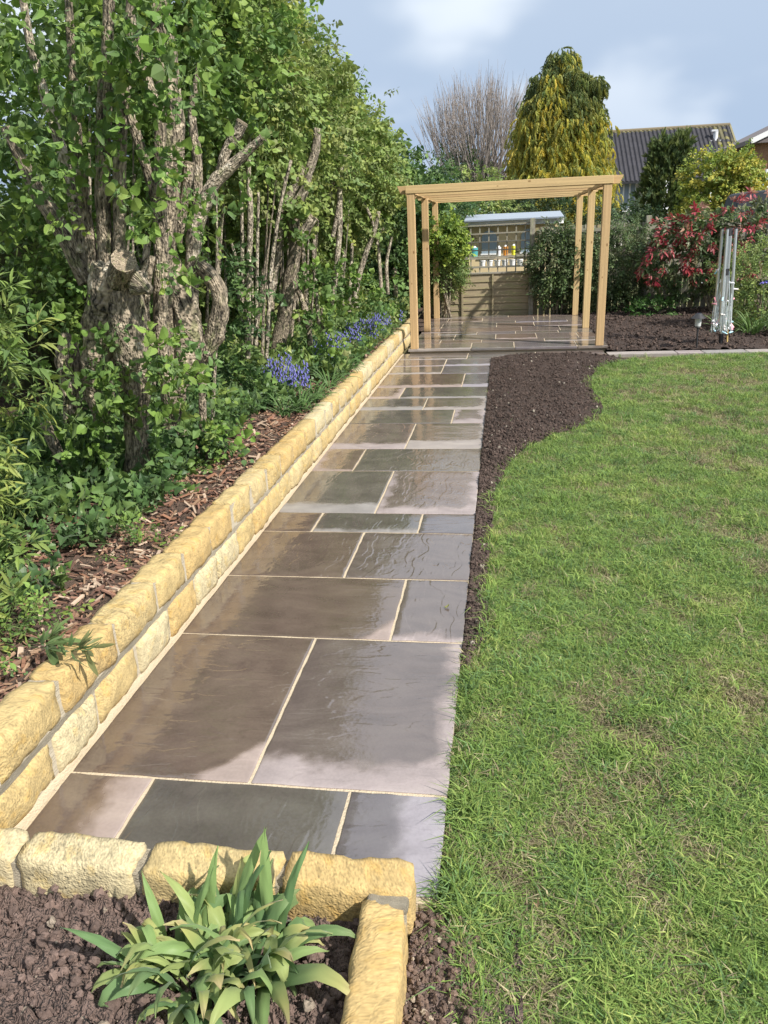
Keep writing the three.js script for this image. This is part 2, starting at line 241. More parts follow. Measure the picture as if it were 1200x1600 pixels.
const bedY = (x, z) => 0.235 + 0.05 * clamp(-x - 1.5, 0, 3) + 0.02 * N2(x * 2, z * 2) + clodN(x, z, 0.012);
tag(part('planting_bed', strip(60, 1, -18, 240, () => -1.475, () => -6, bedY), M.bedEarth), 'brown mulched ground behind the yellow stone wall', 'soil', null, 'structure');
tag(part('hedge_bank', strip(30, -12.9, -18, 60, () => -1.2, () => -1.6, (x, z) => bedY(x, z) - 0.2), M.bedEarth), 'dark earth at the end of the stone wall', 'soil', null, 'structure');

function instances(name, geo, mat, list, label, cat) {
  const im = new THREE.InstancedMesh(geo, mat, list.length); im.name = name; const m = new THREE.Matrix4();
  list.forEach((e, i) => { m.compose(e.p, new THREE.Quaternion().setFromEuler(e.e), e.s); im.setMatrixAt(i, m); im.setColorAt(i, e.c); });
  im.castShadow = im.receiveShadow = true; scene.add(im); tag(im, label, cat, null, 'stuff'); return im;
}
function clodGeo(seed) { const g0 = new THREE.IcosahedronGeometry(1, 1); const p = g0.attributes.position; for (let i = 0; i < p.count; i++) { const k = 1 + 0.5 * N3(p.getX(i) * 1.3 + seed, p.getY(i) * 1.3, p.getZ(i) * 1.3) + 0.22 * N3(p.getX(i) * 3.3 + seed, p.getY(i) * 3.3, p.getZ(i) * 3.3); p.setXYZ(i, p.getX(i) * k, p.getY(i) * k, p.getZ(i) * k); } g0.computeVertexNormals(); return g0; }
const eul = r => new THREE.Euler(r() * 6.3, r() * 6.3, r() * 6.3);
{
  const r = rng(301), L = [];
  for (let i = 0; i < 26000; i++) { const z = lerp(-2.62, -10.2, Math.pow(r(), 0.8)); const e = Math.min(soilFar(z), 1.4); const x = lerp(-0.14, e, r()); if (e < 0.0 && r() < 0.45) continue; const s = 0.003 + 0.009 * Math.pow(r(), 3); const k = 0.6 + 0.7 * r(); L.push({ p: V(x, soilTop(x, z, (x + 0.145) / (e + 0.145)) + s * 0.3, z), e: eul(r), s: V(s, s * 0.75, s), c: r() < 0.015 ? lin(0.4, 0.36, 0.3) : lin(0.095 * k, 0.066 * k, 0.055 * k) }); }
  instances('soil_crumbs', clodGeo(1), M.clod, L, 'crumbs of dark soil scattered over the curved border', 'soil');
  const L2 = []; for (let i = 0; i < 9000; i++) { const x = lerp(1.38, 6, r()), z = lerp(-10.5, -15.2, r()); const s = 0.006 + 0.02 * Math.pow(r(), 3); const k = 0.6 + 0.7 * r(); L2.push({ p: V(x, 0.03 + clodN(x, z, 0.04) + 0.05 * sstep(-10.6, -12, z) - s * 0.2 - 0.02, z), e: eul(r), s: V(s, s * 0.7, s), c: lin(0.095 * k, 0.066 * k, 0.054 * k) }); }
  instances('soil_lumps', clodGeo(2), M.clod, L2, 'lumps of dark soil on the bed behind the lawn edging', 'soil');
  const L3 = []; for (let i = 0; i < 9000; i++) { const x = lerp(-1.7, -0.28, r()), z = lerp(-0.7, -1.385, r()); const s = 0.0015 + 0.014 * Math.pow(r(), 7); const k = 0.65 + 0.6 * r(); const cx = r() < 0.05 ? lin(0.3, 0.25, 0.2) : lin(0.175 * k, 0.123 * k, 0.105 * k); L3.push({ p: V(x, 0.005 + clodN(x, z, 0.035) + s * 0.2, z), e: eul(r), s: V(s, s * 0.75, s), c: cx }); }
  for (let i = 0; i < 3000; i++) { const z = lerp(-0.6, -1.43, r()), x = lerp(-0.195, -0.04, r()); const s = 0.0015 + 0.007 * Math.pow(r(), 3); const k = 0.6 + 0.8 * r(); L3.push({ p: V(x, -0.012 + clodN(x, z, 0.022) + s * 0.3, z), e: eul(r), s: V(s, s * 0.75, s), c: r() < 0.06 ? lin(0.42, 0.35, 0.27) : lin(0.16 * k, 0.11 * k, 0.085 * k) }); }
  instances('earth_clods', clodGeo(3), M.clod, L3, 'clods of reddish brown earth in and beside the raised bed', 'soil');
  // bark mulch
  const chip = new THREE.BoxGeometry(1, 0.16, 0.28); const L4 = []; const cols = [[0.2, 0.1, 0.06], [0.13, 0.07, 0.05], [0.3, 0.19, 0.12], [0.09, 0.055, 0.04], [0.4, 0.3, 0.22], [0.24, 0.13, 0.09]];
  for (let i = 0; i < 26000; i++) { const z = lerp(-1.2, -12.5, Math.pow(r(), 1.6)), x = -1.5 - 2.2 * Math.pow(r(), 1.25); const s = 0.012 + 0.036 * Math.pow(r(), 2); const c = cols[Math.floor(r() * cols.length)], k = 0.7 + 0.6 * r(); L4.push({ p: V(x, bedY(x, z) + 0.006 + 0.012 * r(), z), e: new THREE.Euler((r() - 0.5) * 0.9, r() * 6.3, (r() - 0.5) * 0.8), s: V(s * (1 + r()), s * (0.6 + 0.8 * r()), s * (0.6 + 0.8 * r())), c: lin(c[0] * k, c[1] * k, c[2] * k) }); }
  instances('bark_mulch', chip, M.chip, L4, 'loose reddish brown bark chips covering the bed behind the stone wall', 'mulch');
}

// ------------------------------------------------------------------ paving
const PX0 = -1.357, PX1 = -0.142;
const T = { b: [0.4, 0.29, 0.245], m: [0.4, 0.31, 0.29], g: [0.33, 0.285, 0.26], v: [0.37, 0.315, 0.335], s: [0.4, 0.325, 0.285] };
// rows: near z, far z, joints, tones, per-slab dry margins {n near, f far, l, r, c corner near/right}
const ROWS = [
  [-1.485, -1.865, [-1.07, -0.44], 'bgv', [{ r: 0.1, n: -0.02 }, {}, { n: 0.06, r: 0.12 }]],
  [-1.865, -2.78, [-0.76], 'bm', [{ cr: 0.22 }, { n: 0.11, r: 0.04, cr: 0.26 }]],
  [-2.78, -3.38, [-0.447], 'bm', [{ cr: 0.16 }, { n: 0.05 }]],
  [-3.38, -3.99, [-0.76], 'bm', [{}, {}]],
  [-3.99, -4.3, [-1.068, -0.458], 'bgv', [{}, { n: 0.025 }, {}]],
  [-4.3, -5.175, [-0.75], 'gm', [{ n: 0.16 }, { n: 0.11, r: 0.05, l: 0.03, cr: 0.24 }]],
  [-5.175, -5.765, [-1.05], 'bg', [{ l: 0.04, n: 0.03 }, { p: [-0.42, -5.36, 0.26, 0.1] }]],
  [-5.765, -6.61, [-0.745], 'ms', [{ n: 0.15 }, { n: 0.24, r: 0.03 }]],
  [-6.61, -7.16, [-0.435], 'gm', [{}, { n: 0.14, l: 0.03, r: 0.04 }]],
  [-7.16, -7.7, [-0.742], 'gs', [{ n: 0.12 }, { n: 0.1, r: 0.04 }]],
  [-7.7, -8.28, [-1.04], 'bg', [{ n: 0.1, r: 0.05 }, { n: 0.06 }]],
  [-8.28, -9.12, [-0.43], 'bv', [{ n: 0.12 }, { f: 0.05, n: 0.16 }]],
];
const FAR = [ // x0,x1,z0,z1,tone,dry  (around the corner and along the front of the terrace)
  [PX0, -0.72, -9.12, -9.66, 's', { n: 0.08 }], [-0.72, PX1, -9.12, -9.66, 'v', {}], [PX0, -0.72, -9.66, -10.2, 'm', { n: 0.05 }], [-0.72, 0.14, -9.66, -10.2, 'v', { n: 0.1 }], [0.14, 0.46, -9.66, -10.2, 's', {}],
  [PX0, -0.46, -10.2, -10.73, 's', { n: 0.05 }], [-0.46, 0.44, -10.2, -10.73, 'g', {}], [0.44, 1.33, -10.2, -10.73, 'm', { n: 0.04 }],
];
const TY = 0.06, PATIO = [];
{
  const zr = [-10.72, -11.3, -11.62, -12.22, -12.52, -13.12, -13.72, -14.02, -14.62, -15.0];
  const js = [[-0.43, 0.16, 1.0], [-0.9, -0.3, 0.6], [-0.72, -0.1, 0.5, 1.1], [-1.0, -0.4, 0.2, 0.85], [-0.6, 0.3, 0.9], [-1.02, -0.1, 0.52], [-0.7, 0.22, 1.1], [-0.98, -0.36, 0.55], [-0.6, 0.1, 0.8]];
  const tones = 'sbgmvbsmg'; zr.slice(0, -1).forEach((z, i) => { const xs = [-1.3, ...js[i], 1.4]; xs.slice(0, -1).forEach((x, k) => PATIO.push([x, xs[k + 1], z, zr[i + 1], tones[(i * 3 + k * 2) % 9], (i + k) % 4 === 0 ? { n: 0.06 } : {}])); });
}
const slabs = []; for (const [z0, z1, js, tn, dry] of ROWS) { const xs = [PX0, ...js, PX1]; for (let k = 0; k < xs.length - 1; k++) slabs.push([xs[k], xs[k + 1], z0, z1, tn[k], dry[k]]); }
function wetness(s, x, z) {
  const [x0, x1, z0, z1, , d] = s; const n = 0.05 * fbm2(x * 4.5, z * 4.5, 3) + 0.01 * fbm2(x * 22, z * 22, 2);
  let m = Math.min(z0 - z - (d.n ?? -0.2), z - z1 - (d.f ?? -0.2), x - x0 - (d.l ?? -0.2), x1 - x - (d.r ?? -0.2)); if (d.cr) m = Math.min(m, (x1 - x) * 1.3 + (z0 - z) - d.cr);
  return sstep(-0.035, 0.045, m + n);
}
function riven(s, x, z) { // terraced split surface, 0..1
  const sd = s[0] * 37 + s[2] * 11, along = (Math.floor(Math.abs(sd)) % 2) ? [9, 2.6] : [3, 9]; const wob = 0.12 * N2(x * 3 + sd, z * 3);
  const v = fbm2(x * along[0] * 0.55 + sd + wob, z * along[1] * 0.55 - sd, 4) * 2.2; const f = v - Math.floor(v); return ((Math.floor(v) + sstep(0.7, 1, f)) * 0.28) * (0.2 + 0.8 * Math.pow(0.5 + 0.5 * Math.sin(sd * 17.3), 1.5)) + 0.05 * fbm2(x * 30, z * 30, 2) + 0.12 * fbm2(x * along[0] * 1.5 + sd, z * along[1] * 1.5, 3);
}
function slabMaps(list, X0, X1, Z0, Z1, w, h, wet = 0.27) {
  const find = (x, z) => list.find(s => x >= s[0] && x <= s[1] && z <= s[2] && z >= s[3]) || list[0]; let last = list[0];
  const col = new Float32Array(w * h * 3), ro = new Float32Array(w * h), bu = new Float32Array(w * h);
  for (let j = 0; j < h; j++) for (let i = 0; i < w; i++) {
    const x = lerp(X0, X1, (i + 0.5) / w), z = lerp(Z0, Z1, (j + 0.5) / h); let s = last; if (!(x >= s[0] && x <= s[1] && z <= s[2] && z >= s[3])) s = last = find(x, z);
    const o = j * w + i, t = T[s[4]], sd = s[0] * 13 + s[2] * 7; const wv = wetness(s, x, z);
    const band = fbm2(x * 1.2 + sd, z * 7 + 0.6 * N2(x * 2, z * 2), 3), fine = fbm2(x * 60, z * 60, 2), mott = fbm2(x * 5 + sd, z * 5, 3);
    const k = 1 + 0.22 * band + 0.1 * fine + 0.16 * mott; const gr = 0.5 + 0.5 * clamp(band * 1.6 + mott);
    const c = [t[0] * k, lerp(t[1], t[1] * 1.04, gr) * k, lerp(t[2], t[2] * 1.0, gr) * k];
    const damp = lerp(0.68, wet, wv); for (let a = 0; a < 3; a++) col[o * 3 + a] = c[a] * damp * (a === 2 ? lerp(1.12, 1, wv) : a === 1 ? lerp(1.05, 1, wv) : 1);
    let rr = lerp(0.6, 0.07 + 0.08 * clamp(0.5 + mott + fine), wv); if (s[5].p) { const q = s[5].p; const e = 1 - sstep(0.8, 1.1, Math.hypot((x - q[0]) / q[2], (z - q[1]) / q[3]) + 0.35 * fbm2(x * 6, z * 6, 3)); rr = lerp(rr, 0.015, e); }
    ro[o] = rr; bu[o] = 0.5 + riven(s, x, z) * 0.55 * (1 - 0.0 * wv);
  }
  const mk = (f, srgb) => { const t = tex(w, h, (u, v, i, j) => f(j * w + i), srgb); t.wrapS = t.wrapT = THREE.ClampToEdgeWrapping; return t; };
  return phy({ color: 0xffffff, map: mk(o => [col[o * 3], col[o * 3 + 1], col[o * 3 + 2]], true), roughnessMap: mk(o => ro[o]), roughness: 1, bumpMap: mk(o => bu[o] * 0.6), bumpScale: 0.01, ior: 1.95, specularIntensity: 1 });
}
function slabGeo(s, y, th, win, n = 9) { // grid top with uneven edges, small arris, skirts
  const [x0, x1, z0, z1] = s, j = 0.006; const nx = n, nz = Math.max(4, Math.round(n * Math.abs(z1 - z0) / (x1 - x0))), pos = [], uv = [], idx = []; const cols = [0, 0.012 / (x1 - x0)], sd = x0 * 9 + z0 * 5;
  const us = []; for (let i = 0; i <= nx; i++) us.push(i === 0 ? 0 : i === nx ? 1 : lerp(0.014, 0.986, (i - 1) / (nx - 2))); const vs = []; for (let i = 0; i <= nz; i++) vs.push(i === 0 ? 0 : i === nz ? 1 : lerp(0.014, 0.986, (i - 1) / (nz - 2)));
  const put = (u, v, dy) => { const e = 0.0045; let x = lerp(x0 + j, x1 - j, u), z = lerp(z0 - j, z1 + j, v); if (u === 0 || u === 1) x += e * fbm2(z * 9 + sd, u * 7 + sd, 3); if (v === 0 || v === 1) z += e * fbm2(x * 9 + sd, v * 7 - sd, 3); const rim = u === 0 || u === 1 || v === 0 || v === 1; pos.push(x, y + (rim ? -0.0035 : 0.0015 * fbm2(x * 4 + sd, z * 4, 2)) + dy, z); uv.push((x - win[0]) / (win[1] - win[0]), (z - win[2]) / (win[3] - win[2])); };
  for (const v of vs) for (const u of us) put(u, v, 0); const w = nx + 1;
  for (let b = 0; b < nz; b++) for (let a = 0; a < nx; a++) { const q = b * w + a; idx.push(q, q + 1, q + w, q + w, q + 1, q + w + 1); }
  const ring = []; for (let a = 0; a < nx; a++) ring.push(a); for (let b = 0; b < nz; b++) ring.push(b * w + nx); for (let a = nx; a > 0; a--) ring.push(nz * w + a); for (let b = nz; b > 0; b--) ring.push(b * w);
  const base = pos.length / 3; for (const q of ring) { pos.push(pos[q * 3], y - 0.0035, pos[q * 3 + 2]); uv.push(uv[q * 2], uv[q * 2 + 1]); } for (const q of ring) { pos.push(pos[q * 3], y - th, pos[q * 3 + 2]); uv.push(uv[q * 2], uv[q * 2 + 1]); }
  const m = ring.length; for (let i = 0; i < m; i++) { const k = (i + 1) % m; idx.push(base + i, base + m + i, base + k, base + k, base + m + i, base + m + k); }
  const g = new THREE.BufferGeometry(); g.setAttribute('position', new THREE.Float32BufferAttribute(pos, 3)); g.setAttribute('uv', new THREE.Float32BufferAttribute(uv, 2)); const ix = []; for (let i = 0; i < idx.length; i += 3) ix.push(idx[i], idx[i + 2], idx[i + 1]); g.setIndex(idx); g.computeVertexNormals(); if (g.attributes.normal.getY(w + 1) < 0) { g.setIndex(ix); g.computeVertexNormals(); } return g;
}
{
  const path = struct('path', 'garden path of wet brown sandstone slabs with pale joints', 'path');
  const wn = [-1.38, -0.12, -1.44, -4.32], wf = [-1.38, -0.12, -4.28, -9.14], wq = [-1.4, 1.4, -9.1, -10.76];
  const mn = slabMaps(slabs.filter(s => s[2] > -4.29), ...wn, 640, 1400), mf = slabMaps(slabs.filter(s => s[2] <= -4.29), ...wf, 512, 1400, 0.33), mq = slabMaps(FAR, ...wq, 1024, 640, 0.4);
  for (const s of slabs) { const near = s[2] > -4.29; part('slab', slabGeo(s, 0, 0.028, near ? wn : wf, near ? 12 : 7), near ? mn : mf, path); }
  for (const s of FAR) part('slab', slabGeo(s, 0, 0.028, wq, 6), mq, path);
  const uvm = (g) => { const p = g.attributes.position, u = g.attributes.uv; for (let i = 0; i < p.count; i++) u.setXY(i, p.getX(i), p.getZ(i)); return g; };
  const mb = mergeGeometries([uvm(box(1.275, 0.04, 8.18, (PX0 + PX1) / 2 - 0.036, -0.0262, -5.56)), uvm(box(1.8, 0.04, 1.08, -0.452, -0.0252, -10.19)), uvm(box(0.86, 0.04, 0.52, 0.9, -0.0258, -10.465)), uvm((() => { const b = new THREE.BoxGeometry(0.034, 0.03, 9.26, 2, 1, 180), p = b.attributes.position; for (let i = 0; i < p.count; i++) { const z = p.getZ(i); if (p.getY(i) > 0) p.setY(i, p.getY(i) + (p.getX(i) < 0 ? 0.012 : 0) + 0.0035 * fbm2(z * 8, p.getX(i) * 40, 2)); if (p.getX(i) > 0.01) p.setX(i, p.getX(i) + 0.005 * fbm2(z * 6, 4, 3)); } b.computeVertexNormals(); return b.translate(PX0 - 0.019, -0.0165, -6.12); })())]);
  part('mortar_joint', mb, M.jointSand, path);
  const patio = struct('patio', 'raised terrace of wet sandstone slabs under the pergola', 'patio');
  const wp = [-1.32, 1.42, -10.7, -15.02], mp = slabMaps(PATIO, ...wp, 900, 1200, 0.46);
  for (const s of PATIO) part('slab', slabGeo(s, TY, 0.03, wp, 5), mp, patio);
  part('mortar_joint', uvm(box(2.64, 0.08, 4.2, 0.05, TY - 0.046, -12.87)), M.jointSand, patio);
  // lawn edging stones
  const ed = struct('lawn_edging', 'line of flat pale stones between the grass and the soil bed', 'edging'); const we = [1.3, 6.4, -10.2, -10.6];
  const el = [[1.34, 2.2], [2.2, 2.52], [2.52, 3.05], [3.05, 3.6], [3.6, 4.2], [4.2, 4.8], [4.8, 5.4], [5.4, 6.2]].map(([a, b], i) => [a, b, -10.27, -10.5, 'smgsbsms'[i], { n: 0.3 }]); const me = slabMaps(el, ...we, 512, 64);
  for (const s of el) part('slab', slabGeo(s, 0.012, 0.05, we, 5), me, ed);
}
// ------------------------------------------------------------------ stone walls
function stoneGeo(w, h, d, seed, bulge = 0.012, seg = [4, 5, 8], rd = 0.013) {
  let g = new THREE.BoxGeometry(w, h, d, ...seg); g.deleteAttribute('normal'); g.deleteAttribute('uv'); g = mergeVertices(g, 1e-4); const p = g.attributes.position, uv = [];
  const r = Math.min(rd, h * 0.4, w * 0.4);
  for (let i = 0; i < p.count; i++) {
    const q = V(p.getX(i), p.getY(i), p.getZ(i)); const inn = V(clamp(q.x, -w / 2 + r, w / 2 - r), clamp(q.y, -h / 2 + r, h / 2 - r), clamp(q.z, -d / 2 + r, d / 2 - r)); const n = q.clone().sub(inn); if (n.length() > 1e-6) { n.normalize(); q.copy(inn).addScaledVector(n, r); }
    q.x += bulge * Math.sign(q.x) * (1 - Math.pow(2 * q.y / h, 2)) * (1 - Math.pow(2 * q.z / d, 2)) * (Math.abs(q.x) > w * 0.4 ? 1 : 0);
    const f = 0.0055 * fbm3(q.x * 8 + seed, q.y * 8, q.z * 8, 2) * 2 + 0.0035 * N3(q.x * 40, q.y * 40 + seed, q.z * 40); q.addScaledVector(n.length() ? n : V(0, 1, 0), f);
    p.setXYZ(i, q.x, q.y, q.z); uv.push(q.z + 0.37 * q.x + seed * 0.37, q.y + 0.61 * q.x + seed * 0.71);
  }
  g.setAttribute('uv', new THREE.Float32BufferAttribute(uv, 2)); g.computeVertexNormals(); return g;
}
{
  const w = thing('stone_wall', 'low two-course wall of tumbled yellow stones along the path', 'wall', [-1.43, 0, -7]); const r = rng(55);
  const top = [-1.22, -1.58, -1.92, -2.3, -2.65, -2.95, -3.27, -3.59, -3.91, -4.23, -4.53]; while (top[top.length - 1] > -12.75) top.push(top[top.length - 1] - (0.26 + 0.1 * r())); const low = [-1.2, -1.5, -1.83, -2.1, -2.42, -2.72, -3.02, -3.3, -3.62, -3.9, -4.2]; while (low[low.length - 1] > -12.75) low.push(low[low.length - 1] - (0.24 + 0.12 * r()));
  const lay = (b, y, h, lowc) => { for (let i = 0; i < b.length - 1; i++) { const len = b[i] - b[i + 1] - 0.018, near = b[i] > -5; const m = part('stone', stoneGeo(0.106 + 0.008 * r(), h * (0.95 + 0.07 * r()), len, i * 3.1 + y * 9, 0.008 + 0.01 * r(), near ? [5, 6, 11] : [3, 4, 6]), stoneTones[Math.floor(r() * 5)], w); m.position.set((r() - 0.5) * 0.01 + (lowc ? 0.004 : 0), y + h / 2, (b[i] + b[i + 1]) / 2 + 7); m.rotation.set((r() - 0.5) * 0.02, (r() - 0.5) * 0.03, (r() - 0.5) * 0.05); } };
  lay(low, 0.0, 0.148, true); lay(top, 0.158, 0.15, false);
  const pk = mergeGeometries([box(0.098, 0.28, 11.5, 0, 0.15, 0), box(0.02, 0.024, 11.4, 0.042, 0.152, 0)]); part('mortar_joint', pk, M.mortarGrey, w);
}
{
  const w = thing('raised_bed_wall', 'yellow stone kerb wall of the small raised bed around strap-leaved plant', 'wall', [-0.7, 0, -1.43]); const r = rng(77);
  for (const [a, b, t] of [[-1.75, -1.235, 3], [-1.215, -0.9, 3], [-0.88, -0.53, 0], [-0.515, -0.197, 2]]) { const g = stoneGeo(0.108, 0.185, b - a, a * 7, 0.004, [6, 8, 14], 0.015).rotateY(Math.PI / 2); const m = part('stone', g, stoneTones[t], w); m.position.set((a + b) / 2 + 0.7, 0.032, 0); m.rotation.y = (r() - 0.5) * 0.03; }
  for (const [a, b, t] of [[-1.362, -0.985, 2], [-0.97, -0.62, 4]]) { const m = part('stone', stoneGeo(0.108, 0.175, b - a, a * 5, 0.004, [6, 8, 14], 0.015), stoneTones[t], w); m.position.set(-0.252 + 0.7, 0.027, (a + b) / 2 + 1.43); m.rotation.y = 0.04; }
  part('mortar_joint', mergeGeometries([box(1.45, 0.15, 0.085, -0.28 + 0.05, 0.025, 0), box(0.085, 0.145, 0.8, 0.448, 0.02, 0.42), rbox(0.1, 0.03, 0.05, 0.012).toNonIndexed().translate(0.448, 0.1, 0.062)].map(g => { const n = g.index ? g.toNonIndexed() : g; return n; })), M.mortarGrey, w);
}
// ------------------------------------------------------------------ pergola
{
  const pg = thing('pergola', 'new pale timber pergola of six posts and flat rafters over the terrace', 'pergola', [0.04, TY, -12.75]);
  const uvW = (g, ax) => { const p = g.attributes.position, n = g.attributes.normal, u = g.attributes.uv; for (let i = 0; i < p.count; i++) { const q = [p.getX(i), p.getY(i), p.getZ(i)]; const o = [0, 1, 2].filter(k => k !== ax); const nn = [Math.abs(n.getX(i)), Math.abs(n.getY(i)), Math.abs(n.getZ(i))]; const a = nn[o[0]] > nn[o[1]] ? o[1] : o[0]; u.setXY(i, q[a] + 0.05, q[ax]); } return g; };
  const r = rng(5); const hp = 2.06 - TY, xs = [-1.21, 1.29], zs = [-10.8, -12.75, -14.7];
  for (const z of zs) for (const x of xs) { const m = part('post', uvW(rbox(0.1, hp, 0.1, 0.005), 1).translate(0, hp / 2, 0), r() < 0.5 ? M.timber : M.timberB, pg); m.position.set(x - 0.04 + (r() - 0.5) * 0.01, 0, z + 12.75); m.rotation.y = (r() - 0.5) * 0.03; }
  const y0 = hp + 0.048; const fb = part('front_beam', uvW(rbox(2.62, 0.096, 0.05, 0.004), 0), M.timber, pg); fb.position.set(0, y0, -10.765 + 12.75);
  const raf = (w, cutL) => { const s = new THREE.Shape(); s.moveTo(-w / 2, 0.047); s.lineTo(w / 2, 0.047); s.lineTo(w / 2 - 0.045, -0.047); s.lineTo(-w / 2 + 0.045, -0.047); s.closePath(); const g = new THREE.ExtrudeGeometry(s, { depth: 0.044, bevelEnabled: true, bevelSize: 0.003, bevelThickness: 0.003, bevelSegments: 1 }); g.translate(0, 0, -0.022); return uvW(g, 0); };
  for (const z of [-10.84, -11.6, -12.4, -13.2, -13.95, -14.7]) { const m = part('rafter', raf(2.86), r() < 0.5 ? M.timber : M.timberB, pg); m.position.set((r() - 0.5) * 0.02, y0 - 0.001, z + 12.75); }
  for (const x of xs) { const m = part('side_beam', uvW(rbox(0.045, 0.09, 3.86, 0.004), 2), M.timberB, pg); m.position.set(x - 0.04, y0 - 0.0005, -12.77 + 12.75); }
}
// ------------------------------------------------------------------ grass
function bladeTuft(seed, n, len, wid, lean) {
  const r = rng(seed), pos = [], col = []; const v = (a, c) => { pos.push(...a); col.push(c, c, c); };
  for (let i = 0; i < n; i++) {
    const a = r() * 6.283, x = (r() - 0.5) * 0.05, z = (r() - 0.5) * 0.05, L = len * (0.55 + 0.7 * r()), ln = lean * (0.3 + 1.1 * r()), w = wid * (0.7 + 0.6 * r()), ca = Math.cos(a), sa = Math.sin(a), b = r() * 6.283, wx = Math.cos(b) * w / 2, wz = Math.sin(b) * w / 2; const k = 0.8 + 0.4 * r();
    const m = [x + ca * ln * L * 0.35, L * (0.62 - 0.12 * ln), z + sa * ln * L * 0.35], t = [x + ca * ln * L * 0.95, L * (1 - 0.45 * ln), z + sa * ln * L * 0.95];
    const A = [x - wx, -0.004, z - wz], B = [x + wx, -0.004, z + wz], C = [m[0] - wx * 0.8, m[1], m[2] - wz * 0.8], D = [m[0] + wx * 0.8, m[1], m[2] + wz * 0.8];
    for (const q of [A, B, C, C, B, D, C, D, t]) v(q, k);
  }
  const g = new THREE.BufferGeometry(); g.setAttribute('position', new THREE.Float32BufferAttribute(pos, 3)); g.setAttribute('color', new THREE.Float32BufferAttribute(col, 3)); g.computeVertexNormals(); return g;
}
{
  const r = rng(900); const tufts = [1, 2, 3, 4].map(s => bladeTuft(s, 16, 0.046, 0.0036, 1.0 + 0.12 * (s - 2))); const long = [5, 6].map(s => bladeTuft(s, 12, 0.075, 0.0042, 0.9));
  const cG = [[0.19, 0.29, 0.065], [0.145, 0.24, 0.055], [0.24, 0.33, 0.09], [0.14, 0.235, 0.085]], cY = [[0.32, 0.37, 0.11], [0.26, 0.34, 0.09], [0.22, 0.33, 0.08]], cB = [[0.28, 0.23, 0.14], [0.4, 0.35, 0.21], [0.21, 0.18, 0.11]];
  const sets = [[], [], [], [], [], []];
  const N = 120000; let made = 0, tr = 0;
  const bare = [[0.4, -2.25, 0.16], [0.46, -2.02, 0.12], [0.3, -1.85, 0.1], [0.8, -2.5, 0.12], [1.95, -6.7, 0.4], [1.6, -5.6, 0.28], [2.4, -8.6, 0.5], [1.5, -7.9, 0.3], [0.02, -2.35, 0.08], [0.06, -1.62, 0.07], [0.14, -1.42, 0.06], [1.3, -4.0, 0.2], [2.1, -4.6, 0.25]];
  while (made < N && tr++ < N * 6) {
    const z = -0.75 - 9.55 * Math.pow(r(), 1.75), xm = 0.55 + 0.44 * -z; const x = lerp(-0.14, xm + 0.6, r()); // denser towards the near end, where blades show
    const e = lawnEdge(z) + 0.02 * N2(z * 9, 3) + 0.015 * N2(z * 31, 8); if (x < e) { if (r() > 0.012 || x < -0.11) continue; }
    const d = -z; if (r() > lerp(0.62, 1, clamp((xm) / 4.5))) continue;
    const p1 = fbm2(x * 0.9 + 3, z * 0.9, 3), p2 = fbm2(x * 2.7, z * 2.7 + 7, 3), p3 = fbm2(x * 8, z * 8, 2); let b = 0; for (const [bx, bz, br] of bare) b = Math.max(b, 1 - (Math.hypot(x - bx, (z - bz) * 0.8) + 0.05 * p3) / (br * 2)); if (b > 0.25 && r() < (b - 0.25) * 1.25) continue; if (p2 < -0.34 && r() < 0.55) continue;
    const straw = sstep(0.06, 0.5, -p2 * 0.95 + 0.35 * p3 + b * 0.6 + 0.2 * p1); const q = r(); const pal = q < straw * 0.6 + 0.03 ? cB : q < straw * 0.6 + 0.15 + 0.42 * sstep(-0.02, 0.42, p1 + 0.5 * p3) ? cY : cG; const c = pal[Math.floor(r() * pal.length)], k = 0.78 + 0.44 * r();
    const edgeLong = x - e < 0.05 && r() < 0.3; const ki = edgeLong || r() < 0.05 ? 4 + Math.floor(r() * 2) : Math.floor(r() * 4); const s = (0.66 + 0.55 * r() + 0.45 * p2) * (1 + 0.03 * d);
    sets[ki].push({ p: V(x, -0.03, z), e: new THREE.Euler((r() - 0.5) * 0.3, r() * 6.283, (r() - 0.5) * 0.3), s: V(s, s * 0.95, s), c: lin(c[0] * k, c[1] * k, c[2] * k) }); made++;
  }
  [...tufts, ...long].forEach((g, i) => instances(numbered('grass'), g, M.grass, sets[i], 'short mown grass of the lawn with yellowed patches', 'grass'));
}
